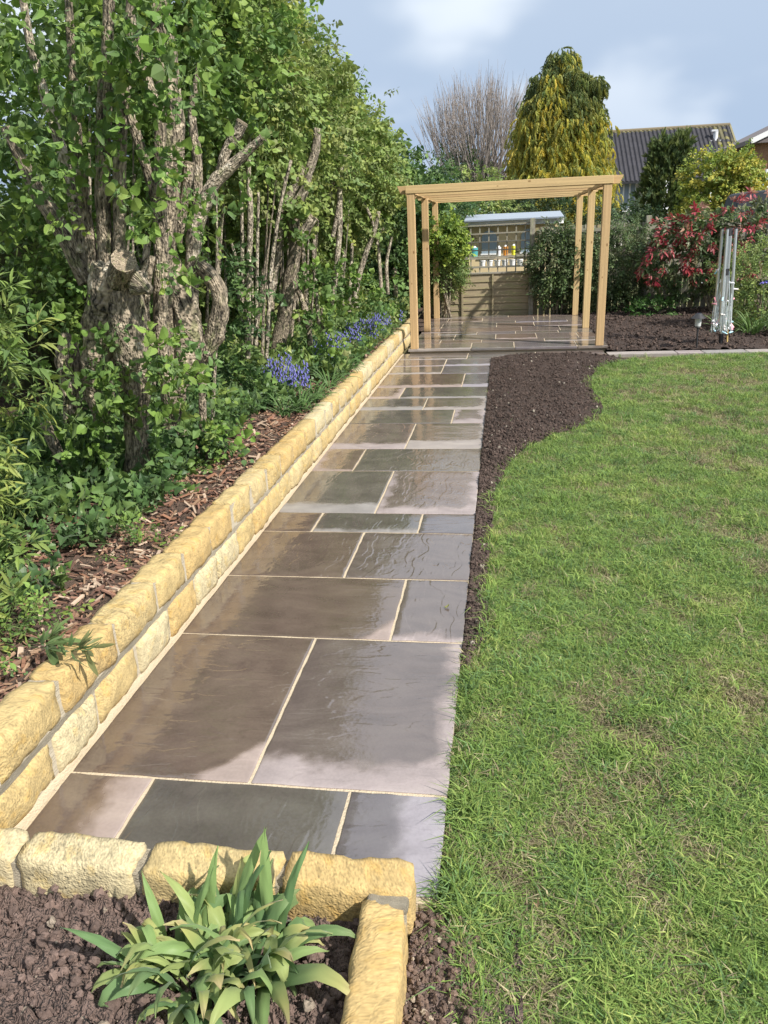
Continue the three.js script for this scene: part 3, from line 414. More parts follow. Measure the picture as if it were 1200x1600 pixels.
// ------------------------------------------------------------------ strap-leaved plant in the raised bed: every leaf a part
function strapLeaf(base, dir, len, wid, arch, twist, cs, seed) { // arching blade, 8 cross rows, channelled
  const r = rng(seed), n = 8, pos = [], col = [], idx = []; const hd = V(dir.x, 0, dir.z); if (hd.length() < 1e-3) hd.set(1, 0, 0); hd.normalize(); let el = Math.atan2(dir.y, Math.hypot(dir.x, dir.z)); const p = base.clone(); const side0 = V(-hd.z, 0, hd.x); const wob = (r() - 0.5) * 1.1, kink = r() < 0.3 ? 0.45 + 0.3 * r() : 0;
  for (let i = 0; i <= n; i++) {
    const t = i / n; const w = wid * 0.5 * (t < 0.45 ? lerp(0.45, 1, Math.sin(t / 0.45 * Math.PI / 2)) : Math.pow(Math.cos((t - 0.45) / 0.55 * Math.PI / 2), 0.8)); const f = V(hd.x * Math.cos(el), Math.sin(el), hd.z * Math.cos(el)); const s = side0.clone().applyAxisAngle(f, twist * t + 0.25 * Math.sin(t * 5 + seed)); const up = s.clone().cross(f).negate();
    const c = cs(t); for (const k of [-1, -0.45, 0, 0.45, 1]) { const q = p.clone().addScaledVector(s, k * w).addScaledVector(up, Math.abs(k) * w * (0.5 - 0.35 * t) + 0.0022 * Math.sin(t * 19 + k * 3 + seed) + 0.0014 * Math.sin(k * 14)); pos.push(q.x, q.y, q.z); const j = 0.93 + 0.14 * Math.abs(Math.sin(k * 9 + seed)); col.push(c[0] * j, c[1] * j, c[2] * j); }
    p.addScaledVector(f, len / n); el -= arch / n * (0.25 + 1.4 * t + (kink > 0 && Math.abs(t - kink) < 0.08 ? 3.2 : 0)); hd.applyAxisAngle(UP, wob / n); side0.applyAxisAngle(UP, wob / n);
  }
  for (let i = 0; i < n; i++) for (let k = 0; k < 4; k++) { const a = i * 5 + k; idx.push(a, a + 5, a + 1, a + 1, a + 5, a + 6); }
  const g = new THREE.BufferGeometry(); g.setAttribute('position', new THREE.Float32BufferAttribute(pos, 3)); g.setAttribute('color', new THREE.Float32BufferAttribute(col, 3)); g.setIndex(idx); g.computeVertexNormals(); return g;
}
{
  const pl = thing('strap_leaved_plant', 'clump of broad arching strap leaves with yellowing tips in the raised bed', 'plant', [-0.62, 0.02, -1.2]); const r = rng(321);
  const G1 = [0.125, 0.225, 0.085], G2 = [0.21, 0.32, 0.11], G3 = [0.3, 0.38, 0.13], Y = [0.42, 0.4, 0.13], S = [0.6, 0.47, 0.26];
  const mix = (a, b, t) => a.map((v, i) => lerp(v, b[i], t));
  const leaf = (b, d, l, w, a, tw, g, dry, sd) => part('leaf', strapLeaf(b, d, l, w, a, tw, t => mix(mix(g, Y, dry * sstep(0.35, 0.9, t)), S, dry * sstep(0.72, 1, t)), sd), M.leafVC, pl);
  for (let i = 0; i < 150; i++) {
    const a = r() * 6.283, rr = 0.125 * Math.pow(r(), 0.75); const b = V(Math.cos(a) * rr * 1.15, 0, Math.sin(a) * rr * 0.85); const oa = a + (r() - 0.5) * (rr < 0.07 ? 6 : 2.6); const inner = r(); const el = rr < 0.07 ? lerp(0.95, 1.5, inner) : lerp(0.75, 1.4, inner); const l = lerp(0.12, 0.24, r()); const east = Math.cos(oa) > 0.1 || Math.sin(oa) > 0.4;
    leaf(b, V(Math.cos(oa) * Math.cos(el), Math.sin(el), Math.sin(oa) * Math.cos(el)), l, 0.02 + 0.026 * r(), lerp(3.4, 0.8, inner * r() + 0.1), (r() - 0.5) * 3, [G1, G2, G3][Math.floor(r() * 3)], r() < (east ? 0.5 : 0.2) ? 0.35 + 0.65 * r() : 0.15 * r(), i + 50);
  }
  for (const [x, z, dx, dz, l, w, a, d] of [[-0.02, -0.08, 0.35, -0.3, 0.3, 0.034, 0.35, 0], [0.09, -0.09, 0.02, -0.18, 0.3, 0.03, 0.15, 0], [0.11, -0.08, 0.2, -0.2, 0.27, 0.03, 0.9, 0], [-0.1, -0.05, 0.3, -0.2, 0.23, 0.026, 0.4, 0], [0.0, -0.06, 0.25, -0.35, 0.27, 0.04, 0.5, 0], [-0.12, -0.02, -0.3, -0.3, 0.22, 0.024, 0.6, 0], [0.1, 0.02, 0.9, 0.25, 0.34, 0.045, 1.6, 0.9], [-0.15, 0.02, -0.9, -0.05, 0.24, 0.026, 0.5, 0], [0.12, -0.05, 0.7, -0.1, 0.25, 0.03, 2.4, 0.1], [-0.06, -0.09, 0.12, -0.15, 0.24, 0.028, 0.3, 0]]) leaf(V(x, 0, z), V(dx, 1, dz), l, w, a, (r() - 0.5) * 0.6, r() < 0.5 ? G1 : G2, d, Math.floor(r() * 999));
}
// ------------------------------------------------------------------ old multi-stemmed tree beside the wall (points read from the photograph, depth from its foot on the bed)
function stems(tree, z, defs, mat, opt = {}) { for (const [pts, radii, o = {}] of defs) { const dz = o.dz ?? 0; const P = pts.map(([x, y, d = 0]) => atZ(x, y, z + dz + d)); const sc = -(z + dz) / F * 0.92; const m = part(o.name ?? 'stem', limbGeo(P, radii.map(q => q * sc), { rad: o.rad ?? 9, seg: o.seg ?? 5, rough: o.rough ?? opt.rough ?? 0.14, freq: o.freq ?? 7, seed: pts[0][0] }), o.mat ?? mat, tree); if (o.cut) { const e = P[P.length - 1], d = e.clone().sub(P[P.length - 2]).normalize(); const c = new THREE.CylinderGeometry(radii[radii.length - 1] * sc * 1.02, radii[radii.length - 1] * sc * 1.04, 0.012, 10); c.rotateX(Math.PI / 2); part('cut_face', place(c, e.clone().addScaledVector(d, 0.003), d), M.cutWood, tree, 'pale sawn end of a stem'); } } }
const TREES = [];
{
  const t = thing('old_lime_tree', 'gnarled old pollarded tree with a sawn knobbly burl and many upright stems', 'tree');
  const Z = -3.85;
  stems(t, Z, [
    [[[212, 800], [214, 700], [212, 620], [206, 550], [196, 490], [190, 440]], [24, 22, 25, 31, 34, 34], { name: 'trunk', rad: 16, seg: 7, rough: 0.13, freq: 11 }],
    [[[160, 660, -0.06], [152, 590, -0.06], [158, 520, -0.03], [168, 465], [182, 425]], [16, 25, 30, 36, 38], { name: 'trunk', rad: 16, seg: 7, rough: 0.2, freq: 9 }],
    [[[165, 440], [195, 430, 0.06], [225, 447, 0.1], [236, 457, 0.12]], [28, 26, 15, 5], { name: 'burl', rad: 14, seg: 6, rough: 0.36, freq: 16, mat: M.barkPale }],
    [[[180, 445, 0.02], [188, 424, 0.14], [193, 408, 0.22]], [22, 21, 20], { name: 'sawn_stub', cut: true, rough: 0.1 }],
    [[[214, 452, 0.06], [222, 425, 0.06], [228, 400, 0.06], [230, 380, 0.06]], [6, 6, 5.5, 6], { name: 'stub', mat: M.barkPale, cut: true }],
    [[[166, 425], [162, 340], [160, 250], [163, 170], [168, 80], [172, -60]], [14, 12.5, 12, 12, 10, 8]],
    [[[186, 412], [187, 330], [186, 270], [190, 190], [200, 90], [205, -40]], [13, 11, 11.5, 10, 8, 6], { mat: M.bark }],
    [[[148, 425], [138, 360], [126, 270], [120, 190], [112, 90], [104, -40]], [11, 9, 8, 8, 7, 6], { mat: M.bark }],
    [[[140, 440], [112, 385], [88, 345], [66, 312], [40, 262], [10, 200]], [19, 17, 15, 13, 11, 9], { mat: M.bark, dz: -0.15 }],
    [[[128, 395], [112, 300], [92, 220], [62, 120], [48, 70], [30, -40]], [9, 10, 9, 8, 7, 5], { mat: M.barkPale, dz: -0.1 }],
    [[[252, 560], [251, 470], [252, 390], [250, 310], [250, 240], [250, 190], [236, 140], [218, 90], [205, 20]], [12, 13, 12.5, 12, 10, 8.5, 8, 7, 5], { rad: 10, dz: -0.2 }],
    [[[250, 330], [232, 270], [214, 215], [204, 180]], [10, 9, 8.5, 7], { dz: -0.2, mat: M.bark }],
    [[[270, 700], [262, 560], [258, 420], [262, 300], [268, 200], [262, 120], [250, 20], [246, -40]], [15, 17, 18, 20, 21, 19, 16, 13], { dz: -0.7, rad: 12, mat: M.bark, name: 'trunk' }],
    [[[235, 540], [228, 470], [238, 400]], [6, 6, 5], { dz: -0.15, mat: M.bark }],
    [[[120, 650], [112, 590], [106, 545], [100, 520]], [20, 21, 18, 8], { name: 'broken_stump', rough: 0.3, freq: 15, dz: -0.1, mat: M.bark }],
    [[[122, 775], [106, 735], [82, 690], [70, 660]], [8, 10, 11, 9], { dz: -0.05, mat: M.bark }],
    [[[104, 660], [102, 600], [98, 560]], [5, 6, 5], { dz: 0.1 }],
  ], M.bark);
  TREES.push([t, -2.2, -3.9]);
  const t2 = thing('old_lime_tree', 'gnarled leaning tree with hooked knotty limb behind the sawn burl', 'tree');
  stems(t2, -4.6, [
    [[[262, 740], [268, 680], [276, 620], [290, 560], [292, 500], [276, 440], [262, 395], [262, 340]], [12, 15, 18, 24, 26, 20, 15, 13], { name: 'trunk', rad: 16, seg: 6, rough: 0.2, freq: 12 }],
    [[[318, 560], [336, 520], [344, 478], [336, 445], [318, 420], [300, 408]], [15, 16, 15, 14, 14, 12], { name: 'knotty_limb', rad: 12, rough: 0.24, freq: 13, cut: true }],
    [[[318, 600], [312, 540], [302, 480], [300, 410], [305, 360], [322, 310], [342, 278], [372, 250], [410, 216]], [11, 10, 9, 12, 13, 13, 12, 8, 7], { name: 'limb', cut: true, mat: M.barkPale, rad: 11 }],
    [[[345, 280], [352, 240], [372, 205], [378, 192]], [9, 8, 8, 9], { cut: true, mat: M.barkPale }],
    [[[288, 720], [284, 650], [276, 600], [272, 570]], [9, 9, 8, 6], { mat: M.barkPale }],
    [[[318, 690], [316, 620], [314, 560]], [8, 7, 6]],
    [[[300, 400], [308, 320], [308, 250], [300, 180], [312, 100]], [9, 9, 8, 7, 5], { dz: -0.2 }],
    [[[278, 380], [290, 300], [296, 255]], [8, 8, 8], { cut: true }],
  ], M.bark); TREES.push([t2, -2.1, -4.8]);
  const t3 = thing('lime_sapling', 'slim pale upright stems growing in ivy before the dark hedge', 'tree');
  stems(t3, -6.2, [[[[386, 560], [388, 440], [391, 330], [388, 260], [392, 180]], [5.5, 5, 5, 4, 3]], [[[380, 560], [379, 440], [378, 350], [376, 250]], [3.5, 3.5, 3, 2.5]], [[[400, 540], [402, 400], [404, 300]], [3, 2.6, 2.2]], [[[378, 500], [372, 420], [362, 380]], [3, 3, 2]], [[[352, 520], [340, 440], [344, 360], [350, 280]], [5, 5, 4.5, 3.5], { mat: M.bark }], [[[416, 560], [424, 420], [440, 310], [455, 250]], [3.5, 3.5, 3, 2.5]]], M.barkPale, { rough: 0.06 });
  TREES.push([t3, -2.6, -6.2]);
  const t4 = thing('lime_tree', 'leaning grey stem with pale lopped branch stubs above bluebells', 'tree');
  stems(t4, -7.7, [
    [[[424, 592], [434, 540], [446, 480], [456, 420], [461, 390], [456, 320]], [15, 13.5, 12, 11.5, 11, 10], { name: 'trunk', rad: 12, seg: 6 }],
    [[[458, 400], [474, 365], [490, 340]], [8, 8, 7.5], { cut: true, mat: M.barkPale }],
    [[[456, 330], [474, 300], [482, 270], [492, 235], [496, 200]], [10, 8, 7, 7.5, 5], { mat: M.barkPale }],
    [[[440, 330], [462, 290], [476, 262]], [7, 6, 6], { cut: true, mat: M.barkPale }],
    [[[412, 560], [424, 470], [434, 400], [440, 330], [445, 270]], [5.5, 5.5, 5, 4.5, 4], { mat: M.barkPale }],
    [[[424, 500], [428, 440], [440, 400]], [4, 4, 3]], [[[485, 540], [478, 490], [466, 450]], [5, 5.5, 5]], [[[478, 470], [474, 400], [472, 360]], [3.5, 3.5, 3]],
    [[[398, 560], [406, 480], [412, 420]], [4, 4, 3]], [[[440, 560], [452, 500], [458, 470]], [3, 3, 2]],
  ], M.bark, { rough: 0.12 }); TREES.push([t4, -2.35, -7.7]);
  const mk = (z, x, label, defs, mat = M.barkPale) => { const q = thing('hedge_tree', label, 'tree', [0, 0, 0], 'trees along the hedge line'); stems(q, z, defs, mat, { rough: 0.08 }); TREES.push([q, x, z]); return q; };
  mk(-9.2, -2.3, 'slender pale stems of hedge tree next to the leaning grey stem', [[[[502, 540], [494, 460], [490, 400], [492, 360]], [4, 4, 3.5, 3]], [[[516, 560], [518, 500], [524, 430], [531, 350], [529, 290]], [5, 5, 5, 4.5, 4]], [[[520, 370], [530, 320], [532, 265], [545, 230]], [4, 5, 4, 3], { cut: true }], [[[505, 540], [504, 470], [508, 420]], [3, 3, 2]], [[[515, 310], [518, 290], [524, 270]], [4, 4, 4], { cut: true }]]);
  mk(-10.8, -2.3, 'forked thin stems of hedge tree growing over the far bluebells', [[[[556, 480], [556, 455], [570, 400], [585, 360], [592, 330]], [5, 5, 4.5, 4, 3]], [[[552, 480], [562, 430], [570, 400]], [4, 3.5, 3]], [[[545, 500], [548, 430], [550, 380]], [3.5, 3, 2.5]], [[[585, 355], [575, 330], [566, 310]], [3, 2.5, 2]], [[[536, 500], [534, 430], [538, 390]], [3, 3, 2.5]]]);
  mk(-12.4, -2.5, 'twiggy hedge tree with bent grey branch close to the dark gap', [[[[596, 460], [592, 400], [590, 370], [600, 355]], [3.5, 3, 3, 2]], [[[606, 460], [604, 410], [612, 370]], [3, 3, 2]]]);
  mk(-14.2, -2.6, 'hedge tree crowding the outer side of the pergola', [[[[618, 470], [616, 400], [620, 330]], [4, 4, 3]]], M.bark);
  mk(-16.2, -2.6, 'last hedge tree before the trellis topped fence', [[[[640, 470], [640, 400], [645, 330]], [4, 4, 3]]], M.bark);
}
// slender coppice shoots standing along the hedge line
{ const r = rng(515); for (const [i, n] of [[1, 5], [2, 12], [3, 14], [4, 14], [5, 12], [6, 9], [7, 6]]) { const [t, x, z] = TREES[i]; for (let k = 0; k < n; k++) { const a = V(x - 0.6 + 0.7 * r(), 0.22, z + (r() - 0.5) * 1.4), h = 1.5 + 1.3 * r(), l = V((r() - 0.35) * 0.7, h, (r() - 0.5) * 0.8); part('shoot', limbGeo([a, a.clone().addScaledVector(l, 0.5).add(V((r() - 0.5) * 0.16, 0, (r() - 0.5) * 0.16)), a.clone().add(l)], [0.012 + 0.014 * r(), 0.011, 0.005], { rad: 6, seg: 4, rough: 0.06 }), r() < 0.6 ? M.barkPale : M.bark, t); } } }
// crowns: leafy twigs in the volume over each foot
{
  const r = rng(4040);
  const crown = (i, n, boxes, pal, geos, size) => { const [t] = TREES[i]; const L = []; for (const [w, c, rad, o] of boxes) L.push(...blob(r, Math.round(n * w), V(...c), V(...rad), pal, { size, lump: 0.3, freq: 1.8, shell: 0.45, density: -0.2, ...o })); foliage('crown', t, L, geos, M.leaf); };
  const high = p => p.y > 1.9 + 0.35 * N2(p.x * 3, p.z * 3);
  crown(0, 950, [[0.38, [-2.4, 3.2, -4.2], [0.9, 0.85, 0.6], { cut: p => p.y > 2.42 && p.x < -1.4 }], [0.2, [-2.9, 2.2, -4.2], [0.5, 0.5, 0.4], {}], [0.35, [-3.5, 2.0, -4.6], [0.7, 1.0, 1.1], {}]], PAL.lime, [...SPRIG.limeBig, ...SPRIG.lime], [0.6, 1.0]);
  crown(1, 2200, [[0.62, [-2.2, 3.1, -5.5], [0.78, 0.9, 0.9], { cut: p => p.y > 2.15 }], [0.38, [-3.0, 1.9, -5.8], [0.7, 1.2, 0.6], {}]], PAL.lime, [...SPRIG.lime, ...SPRIG.limeBig], [0.6, 1.0]);
  crown(2, 3800, [[0.6, [-2.35, 2.8, -6.6], [0.75, 0.95, 0.9], { cut: p => p.y > 1.75 + 0.3 * N2(p.x * 2, p.z * 2) }], [0.4, [-3.5, 1.6, -6.8], [0.6, 1.2, 0.8], {}]], PAL.hedge, SPRIG.lime, [0.55, 1.0]);
  crown(3, 4200, [[0.6, [-2.45, 2.7, -8.1], [0.75, 1.0, 0.9], { cut: p => p.y > 1.6 + 0.35 * N2(p.x * 2, p.z * 2) }], [0.4, [-3.4, 1.5, -8.1], [0.5, 1.2, 0.9], {}]], PAL.hedge, SPRIG.lime, [0.6, 1.05]);
  crown(4, 4200, [[0.62, [-2.45, 2.6, -9.5], [0.75, 0.95, 0.95], { cut: p => p.y > 1.5 + 0.35 * N2(p.x * 2, p.z * 2) }], [0.38, [-3.2, 1.4, -9.6], [0.5, 1.1, 0.9], {}]], PAL.hedge, SPRIG.lime, [0.65, 1.1]);
  crown(5, 3900, [[0.62, [-2.4, 2.45, -11.1], [0.85, 1.0, 1.0], {}], [0.38, [-2.9, 1.2, -10.8], [0.6, 1.0, 0.9], {}]], PAL.hedge, SPRIG.lime, [0.7, 1.2]);
  crown(6, 3300, [[0.65, [-2.5, 2.3, -12.8], [0.8, 0.95, 1.0], {}], [0.35, [-2.9, 1.1, -12.4], [0.6, 0.9, 0.8], {}]], PAL.hedge, SPRIG.lime, [0.75, 1.3]);
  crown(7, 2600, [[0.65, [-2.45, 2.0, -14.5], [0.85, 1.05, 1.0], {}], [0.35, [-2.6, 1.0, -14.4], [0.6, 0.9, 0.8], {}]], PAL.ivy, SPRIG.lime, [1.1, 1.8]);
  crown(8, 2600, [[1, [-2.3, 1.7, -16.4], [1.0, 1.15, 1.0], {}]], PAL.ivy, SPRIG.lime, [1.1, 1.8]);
  // leafy shoots and ivy about the trunks (spots from the photograph)
  const clump = (i, z, list, pal, geos, mat, name) => { const L = []; for (const [px, py, rp, n] of list) { const c = atZ(px, py, z), q = rp * -z / F; for (let k = 0; k < n; k++) { const d = V(r() - 0.5, r() - 0.5, r() - 0.4); if (r() < 0.42) continue; L.push({ p: c.clone().addScaledVector(d.clone().normalize(), q * Math.cbrt(r())), d: d.add(V(0.3, -0.1, 0.3)), r: r() * 3, s: (geos === SPRIG.limeBig ? 0.55 + 0.55 * r() : 0.7 + 0.4 * r()), c: tint(pal, r) }); } } foliage(name, TREES[i][0], L, geos, mat); };
  clump(0, -3.72, [[262, 548, 22, 30], [278, 575, 26, 34], [180, 600, 16, 14], [178, 650, 18, 14], [240, 640, 16, 14], [262, 420, 14, 10], [170, 510, 12, 8], [225, 340, 18, 12], [190, 300, 14, 8], [150, 240, 22, 16], [100, 330, 20, 14], [285, 300, 20, 16], [220, 200, 24, 18], [130, 180, 26, 20], [60, 280, 26, 20], [250, 250, 16, 12], [160, 592, 18, 12], [140, 625, 24, 16], [120, 565, 16, 8], [160, 650, 22, 12], [135, 695, 26, 16], [262, 352, 18, 8], [110, 500, 18, 8], [250, 620, 14, 8], [190, 130, 40, 24], [120, 130, 36, 20], [230, 110, 40, 20], [60, 50, 50, 26], [130, 20, 60, 30], [220, 30, 50, 30], [20, 210, 40, 20], [85, 270, 22, 8], [10, 140, 40, 16], [300, 60, 60, 34], [290, 130, 40, 24], [60, 470, 26, 14], [40, 540, 36, 22], [165, 560, 18, 12], [205, 130, 26, 20]], PAL.lime, SPRIG.limeBig, M.leaf, 'leafy_shoots');
  clump(1, -4.4, [[318, 620, 16, 8], [335, 640, 24, 16], [318, 680, 30, 26], [300, 715, 34, 34], [325, 735, 30, 28], [338, 590, 18, 8], [300, 350, 18, 8], [325, 380, 16, 6], [350, 330, 18, 8], [400, 250, 24, 10], [290, 750, 36, 30], [340, 690, 24, 18]], PAL.lime, SPRIG.limeBig, M.leaf, 'leafy_shoots');
  clump(0, -3.9, [[140, 670, 26, 20], [165, 720, 24, 18], [245, 735, 22, 18], [150, 775, 40, 34], [182, 760, 14, 10], [255, 775, 36, 30], [110, 640, 24, 14], [90, 780, 40, 26], [245, 690, 16, 12]], PAL.ivy, SPRIG.ivy, M.leafGloss, 'ivy');
  clump(2, -6.1, [[360, 490, 26, 34], [365, 540, 28, 36], [398, 500, 16, 12], [350, 430, 20, 18], [366, 410, 18, 14], [410, 450, 14, 8], [380, 590, 26, 28], [350, 570, 24, 24]], PAL.ivy, SPRIG.ivy, M.leafGloss, 'ivy');
  clump(3, -7.6, [[450, 360, 14, 12], [490, 420, 20, 14], [480, 500, 16, 10], [505, 480, 22, 20], [400, 480, 18, 12], [430, 330, 20, 20], [515, 560, 16, 14], [480, 560, 22, 22]], PAL.lime, SPRIG.lime, M.leaf, 'leafy_shoots');
  clump(4, -9.2, [[525, 480, 20, 26], [550, 505, 22, 34], [540, 430, 18, 18], [505, 430, 18, 16], [565, 450, 18, 20], [585, 480, 18, 24]], PAL.lime, SPRIG.lime, M.leaf, 'leafy_shoots');
}
// ------------------------------------------------------------------ plants under the hedge
{
  const r = rng(71);
  const sh = thing('evergreen_shrub', 'narrow-leaved green shrub leaning over the wall end before the old trees', 'shrub', [-2.0, 0.22, -2.7]);
  const L = [];
  const add = (list, n, c, rad, o) => { for (const e of blob(r, n, V(c[0] + 1.94, c[1] - 0.22, c[2] + 2.7), V(...rad), PAL.lance, { size: [0.5, 0.85], shell: 0.35, lump: 0.3, density: -0.1, freq: 2, ...o })) list.push(e); };
  add(L, 70, [-2.2, 1.4, -3.0], [0.22, 0.35, 0.25]); add(L, 150, [-2.25, 1.0, -3.0], [0.28, 0.36, 0.3]); add(L, 190, [-2.3, 0.62, -2.8], [0.3, 0.3, 0.35]); add(L, 130, [-2.05, 0.36, -2.5], [0.24, 0.14, 0.3]); add(L, 60, [-1.78, 0.3, -2.15], [0.14, 0.09, 0.2]); add(L, 40, [-2.3, 1.85, -3.1], [0.2, 0.2, 0.2]);
  foliage('foliage', sh, L, SPRIG.lance, M.leaf);
  for (let i = 0; i < 14; i++) { const a = V(-0.2 + (r() - 0.5) * 0.2, -0.02, (r() - 0.5) * 0.2), e = V(-0.3 + (r() - 0.5) * 0.3, 0.3 + 0.7 * r(), (r() - 0.5) * 0.5 - 0.15); part('stem', limbGeo([a, a.clone().lerp(e, 0.5).add(V(-0.05, 0.1, 0)), e], [0.008, 0.006, 0.003], { rad: 5, seg: 4 }), M.bark, sh); }
  // sprig hanging over the stone wall
  const sp = []; for (let i = 0; i < 7; i++) sp.push({ p: V(0.44 + 0.05 * i * r(), 0.13 + 0.03 * r(), 0.62 + 0.1 * r()), d: V(1, -0.2 + 0.3 * r(), r() - 0.5), r: r() * 3, s: 0.55 + 0.3 * r(), c: tint(PAL.laurel, r) }); foliage('foliage', sh, sp, SPRIG.lance, M.leaf);
  const wd = thing('low_weeds', 'low small-leaved green plants on the mulch against the wall end', 'plant', [-1.75, 0.24, -2.1]); const L5 = []; for (const [n, c, q] of [[150, [0, 0.03, 0], [0.17, 0.07, 0.3]], [60, [-0.2, 0.05, -0.3], [0.2, 0.08, 0.25]], [26, [0.12, 0.02, -0.95], [0.1, 0.05, 0.12]]]) L5.push(...blob(r, n, V(...c), V(...q), PAL.lime, { size: [0.4, 0.7] })); foliage('leaves', wd, L5, SPRIG.small, M.leaf);
  // ground ivy
  const L2 = []; for (let i = 0; i < 2600; i++) { const z = -2.0 - 4.2 * r(), x = -1.75 - 1.6 * r(); const m = N2(x * 1.7, z * 1.7) + 0.9 * sstep(-1.95, -2.5, x) + (z < -3.2 ? 0.25 : -0.05); if (m < 0.28) continue; L2.push({ p: V(x, bedY(x, z) + 0.02 + 0.06 * r(), z), d: V(r() - 0.5, 0.25 + 0.5 * r(), r() - 0.5), r: r() * 6, s: 0.6 + 0.5 * r(), c: tint(PAL.ivy, r) }); }
  for (let i = 0; i < 3600; i++) { const z = -6.5 - 9.5 * r(), x = -1.58 - 1.5 * r(); if (z > -7.2 && x > -1.9) continue; L2.push({ p: V(x, bedY(x, z) + 0.02 + 0.22 * r() * sstep(-1.5, -2.4, x), z), d: V(r() - 0.3, 0.25 + 0.5 * r(), r() - 0.5), r: r() * 6, s: 0.7 + 0.6 * r(), c: tint(r() < 0.5 ? PAL.ivy : PAL.hedge, r) }); }
  const iv = new THREE.Group(); iv.name = 'ground_ivy'; scene.add(iv); tag(iv, 'dark ivy and low leaves creeping over the ground under the hedge', 'ivy', null, 'stuff'); foliage('leaves', iv, L2, SPRIG.ivy, M.leafGloss);
  // bluebells: strap leaves and blue flower spikes
  const blue = std({ color: lin(0.115, 0.115, 0.36), roughness: 0.7 }), stemM = std({ color: lin(0.09, 0.15, 0.06), roughness: 0.7 });
  const strapM = leafMat({ coat: 0.3 }); strapM.color.setRGB(0.1, 0.19, 0.05);
  const spots = [[430, 605, 6], [445, 600, 8], [458, 612, 8], [470, 620, 3], [505, 572, 4], [525, 560, 5], [540, 545, 8], [552, 538, 9], [562, 530, 9], [575, 535, 6], [580, 520, 8], [592, 515, 7], [605, 512, 5], [545, 522, 7], [420, 625, 0], [445, 640, 0], [470, 635, 0], [490, 620, 0], [515, 600, 0], [535, 580, 0]];
  spots.forEach(([px, py, nf], i) => {
    const p = atY(px, py + (nf ? 12 : 6), 0.27); p.y = bedY(p.x, p.z) - 0.005; const c = thing(nf ? 'bluebell_clump' : 'strap_leaf_clump', nf ? (i < 4 ? 'clump of bluebells with blue flower spikes by the leaning grey stem' : i < 6 ? 'small clump of bluebells between the leaning stem and the main drift' : 'clump of bluebells in the large drift beneath the forked thin stems') : 'clump of drooping green strap leaves along the stone wall', nf ? 'bluebell' : 'plant', [p.x, p.y, p.z], nf ? (i < 4 ? 'bluebells by the leaning stem' : i < 6 ? 'small bluebell clumps' : 'bluebells in the large drift') : 'leaf clumps along the wall');
    const gs = []; for (let k = 0; k < 26; k++) { const a = r() * 6.283, el = 0.7 + 0.6 * r(); const g = strapLeaf(V(Math.cos(a) * 0.03 * r(), 0, Math.sin(a) * 0.03 * r()), V(Math.cos(a) * Math.cos(el), Math.sin(el), Math.sin(a) * Math.cos(el)), 0.2 + 0.14 * r(), 0.014, 1.8, 0, () => [1, 1, 1], k); g.deleteAttribute('color'); gs.push(g); } const lv = part('leaves', mergeGeometries(gs), strapM, c); lv.userData.kind = 'stuff';
    for (let k = 0; k < Math.ceil(nf * 1.5); k++) { const a = r() * 6.283, q = 0.16 * r(), b = V(Math.cos(a) * q, 0, Math.sin(a) * q), h = 0.22 + 0.17 * r(), e = b.clone().add(V((r() - 0.5) * 0.16, h, (r() - 0.5) * 0.16)); const fs = part('flower_stem', tubeBetween(b, e, 0.003, 0.002, 4), stemM, c); const bl = []; for (let m = 0; m < 8; m++) { const t = 0.6 + 0.4 * m / 8, an = m * 2.2; const pp = b.clone().lerp(e, t).add(V(Math.cos(an) * 0.016, -0.008, Math.sin(an) * 0.016)); bl.push(new THREE.CylinderGeometry(0.004, 0.009, 0.022, 5).rotateZ((r() - 0.5) * 1.2).translate(pp.x, pp.y, pp.z)); } part('flowers', mergeGeometries(bl), blue, fs); }
  });
}
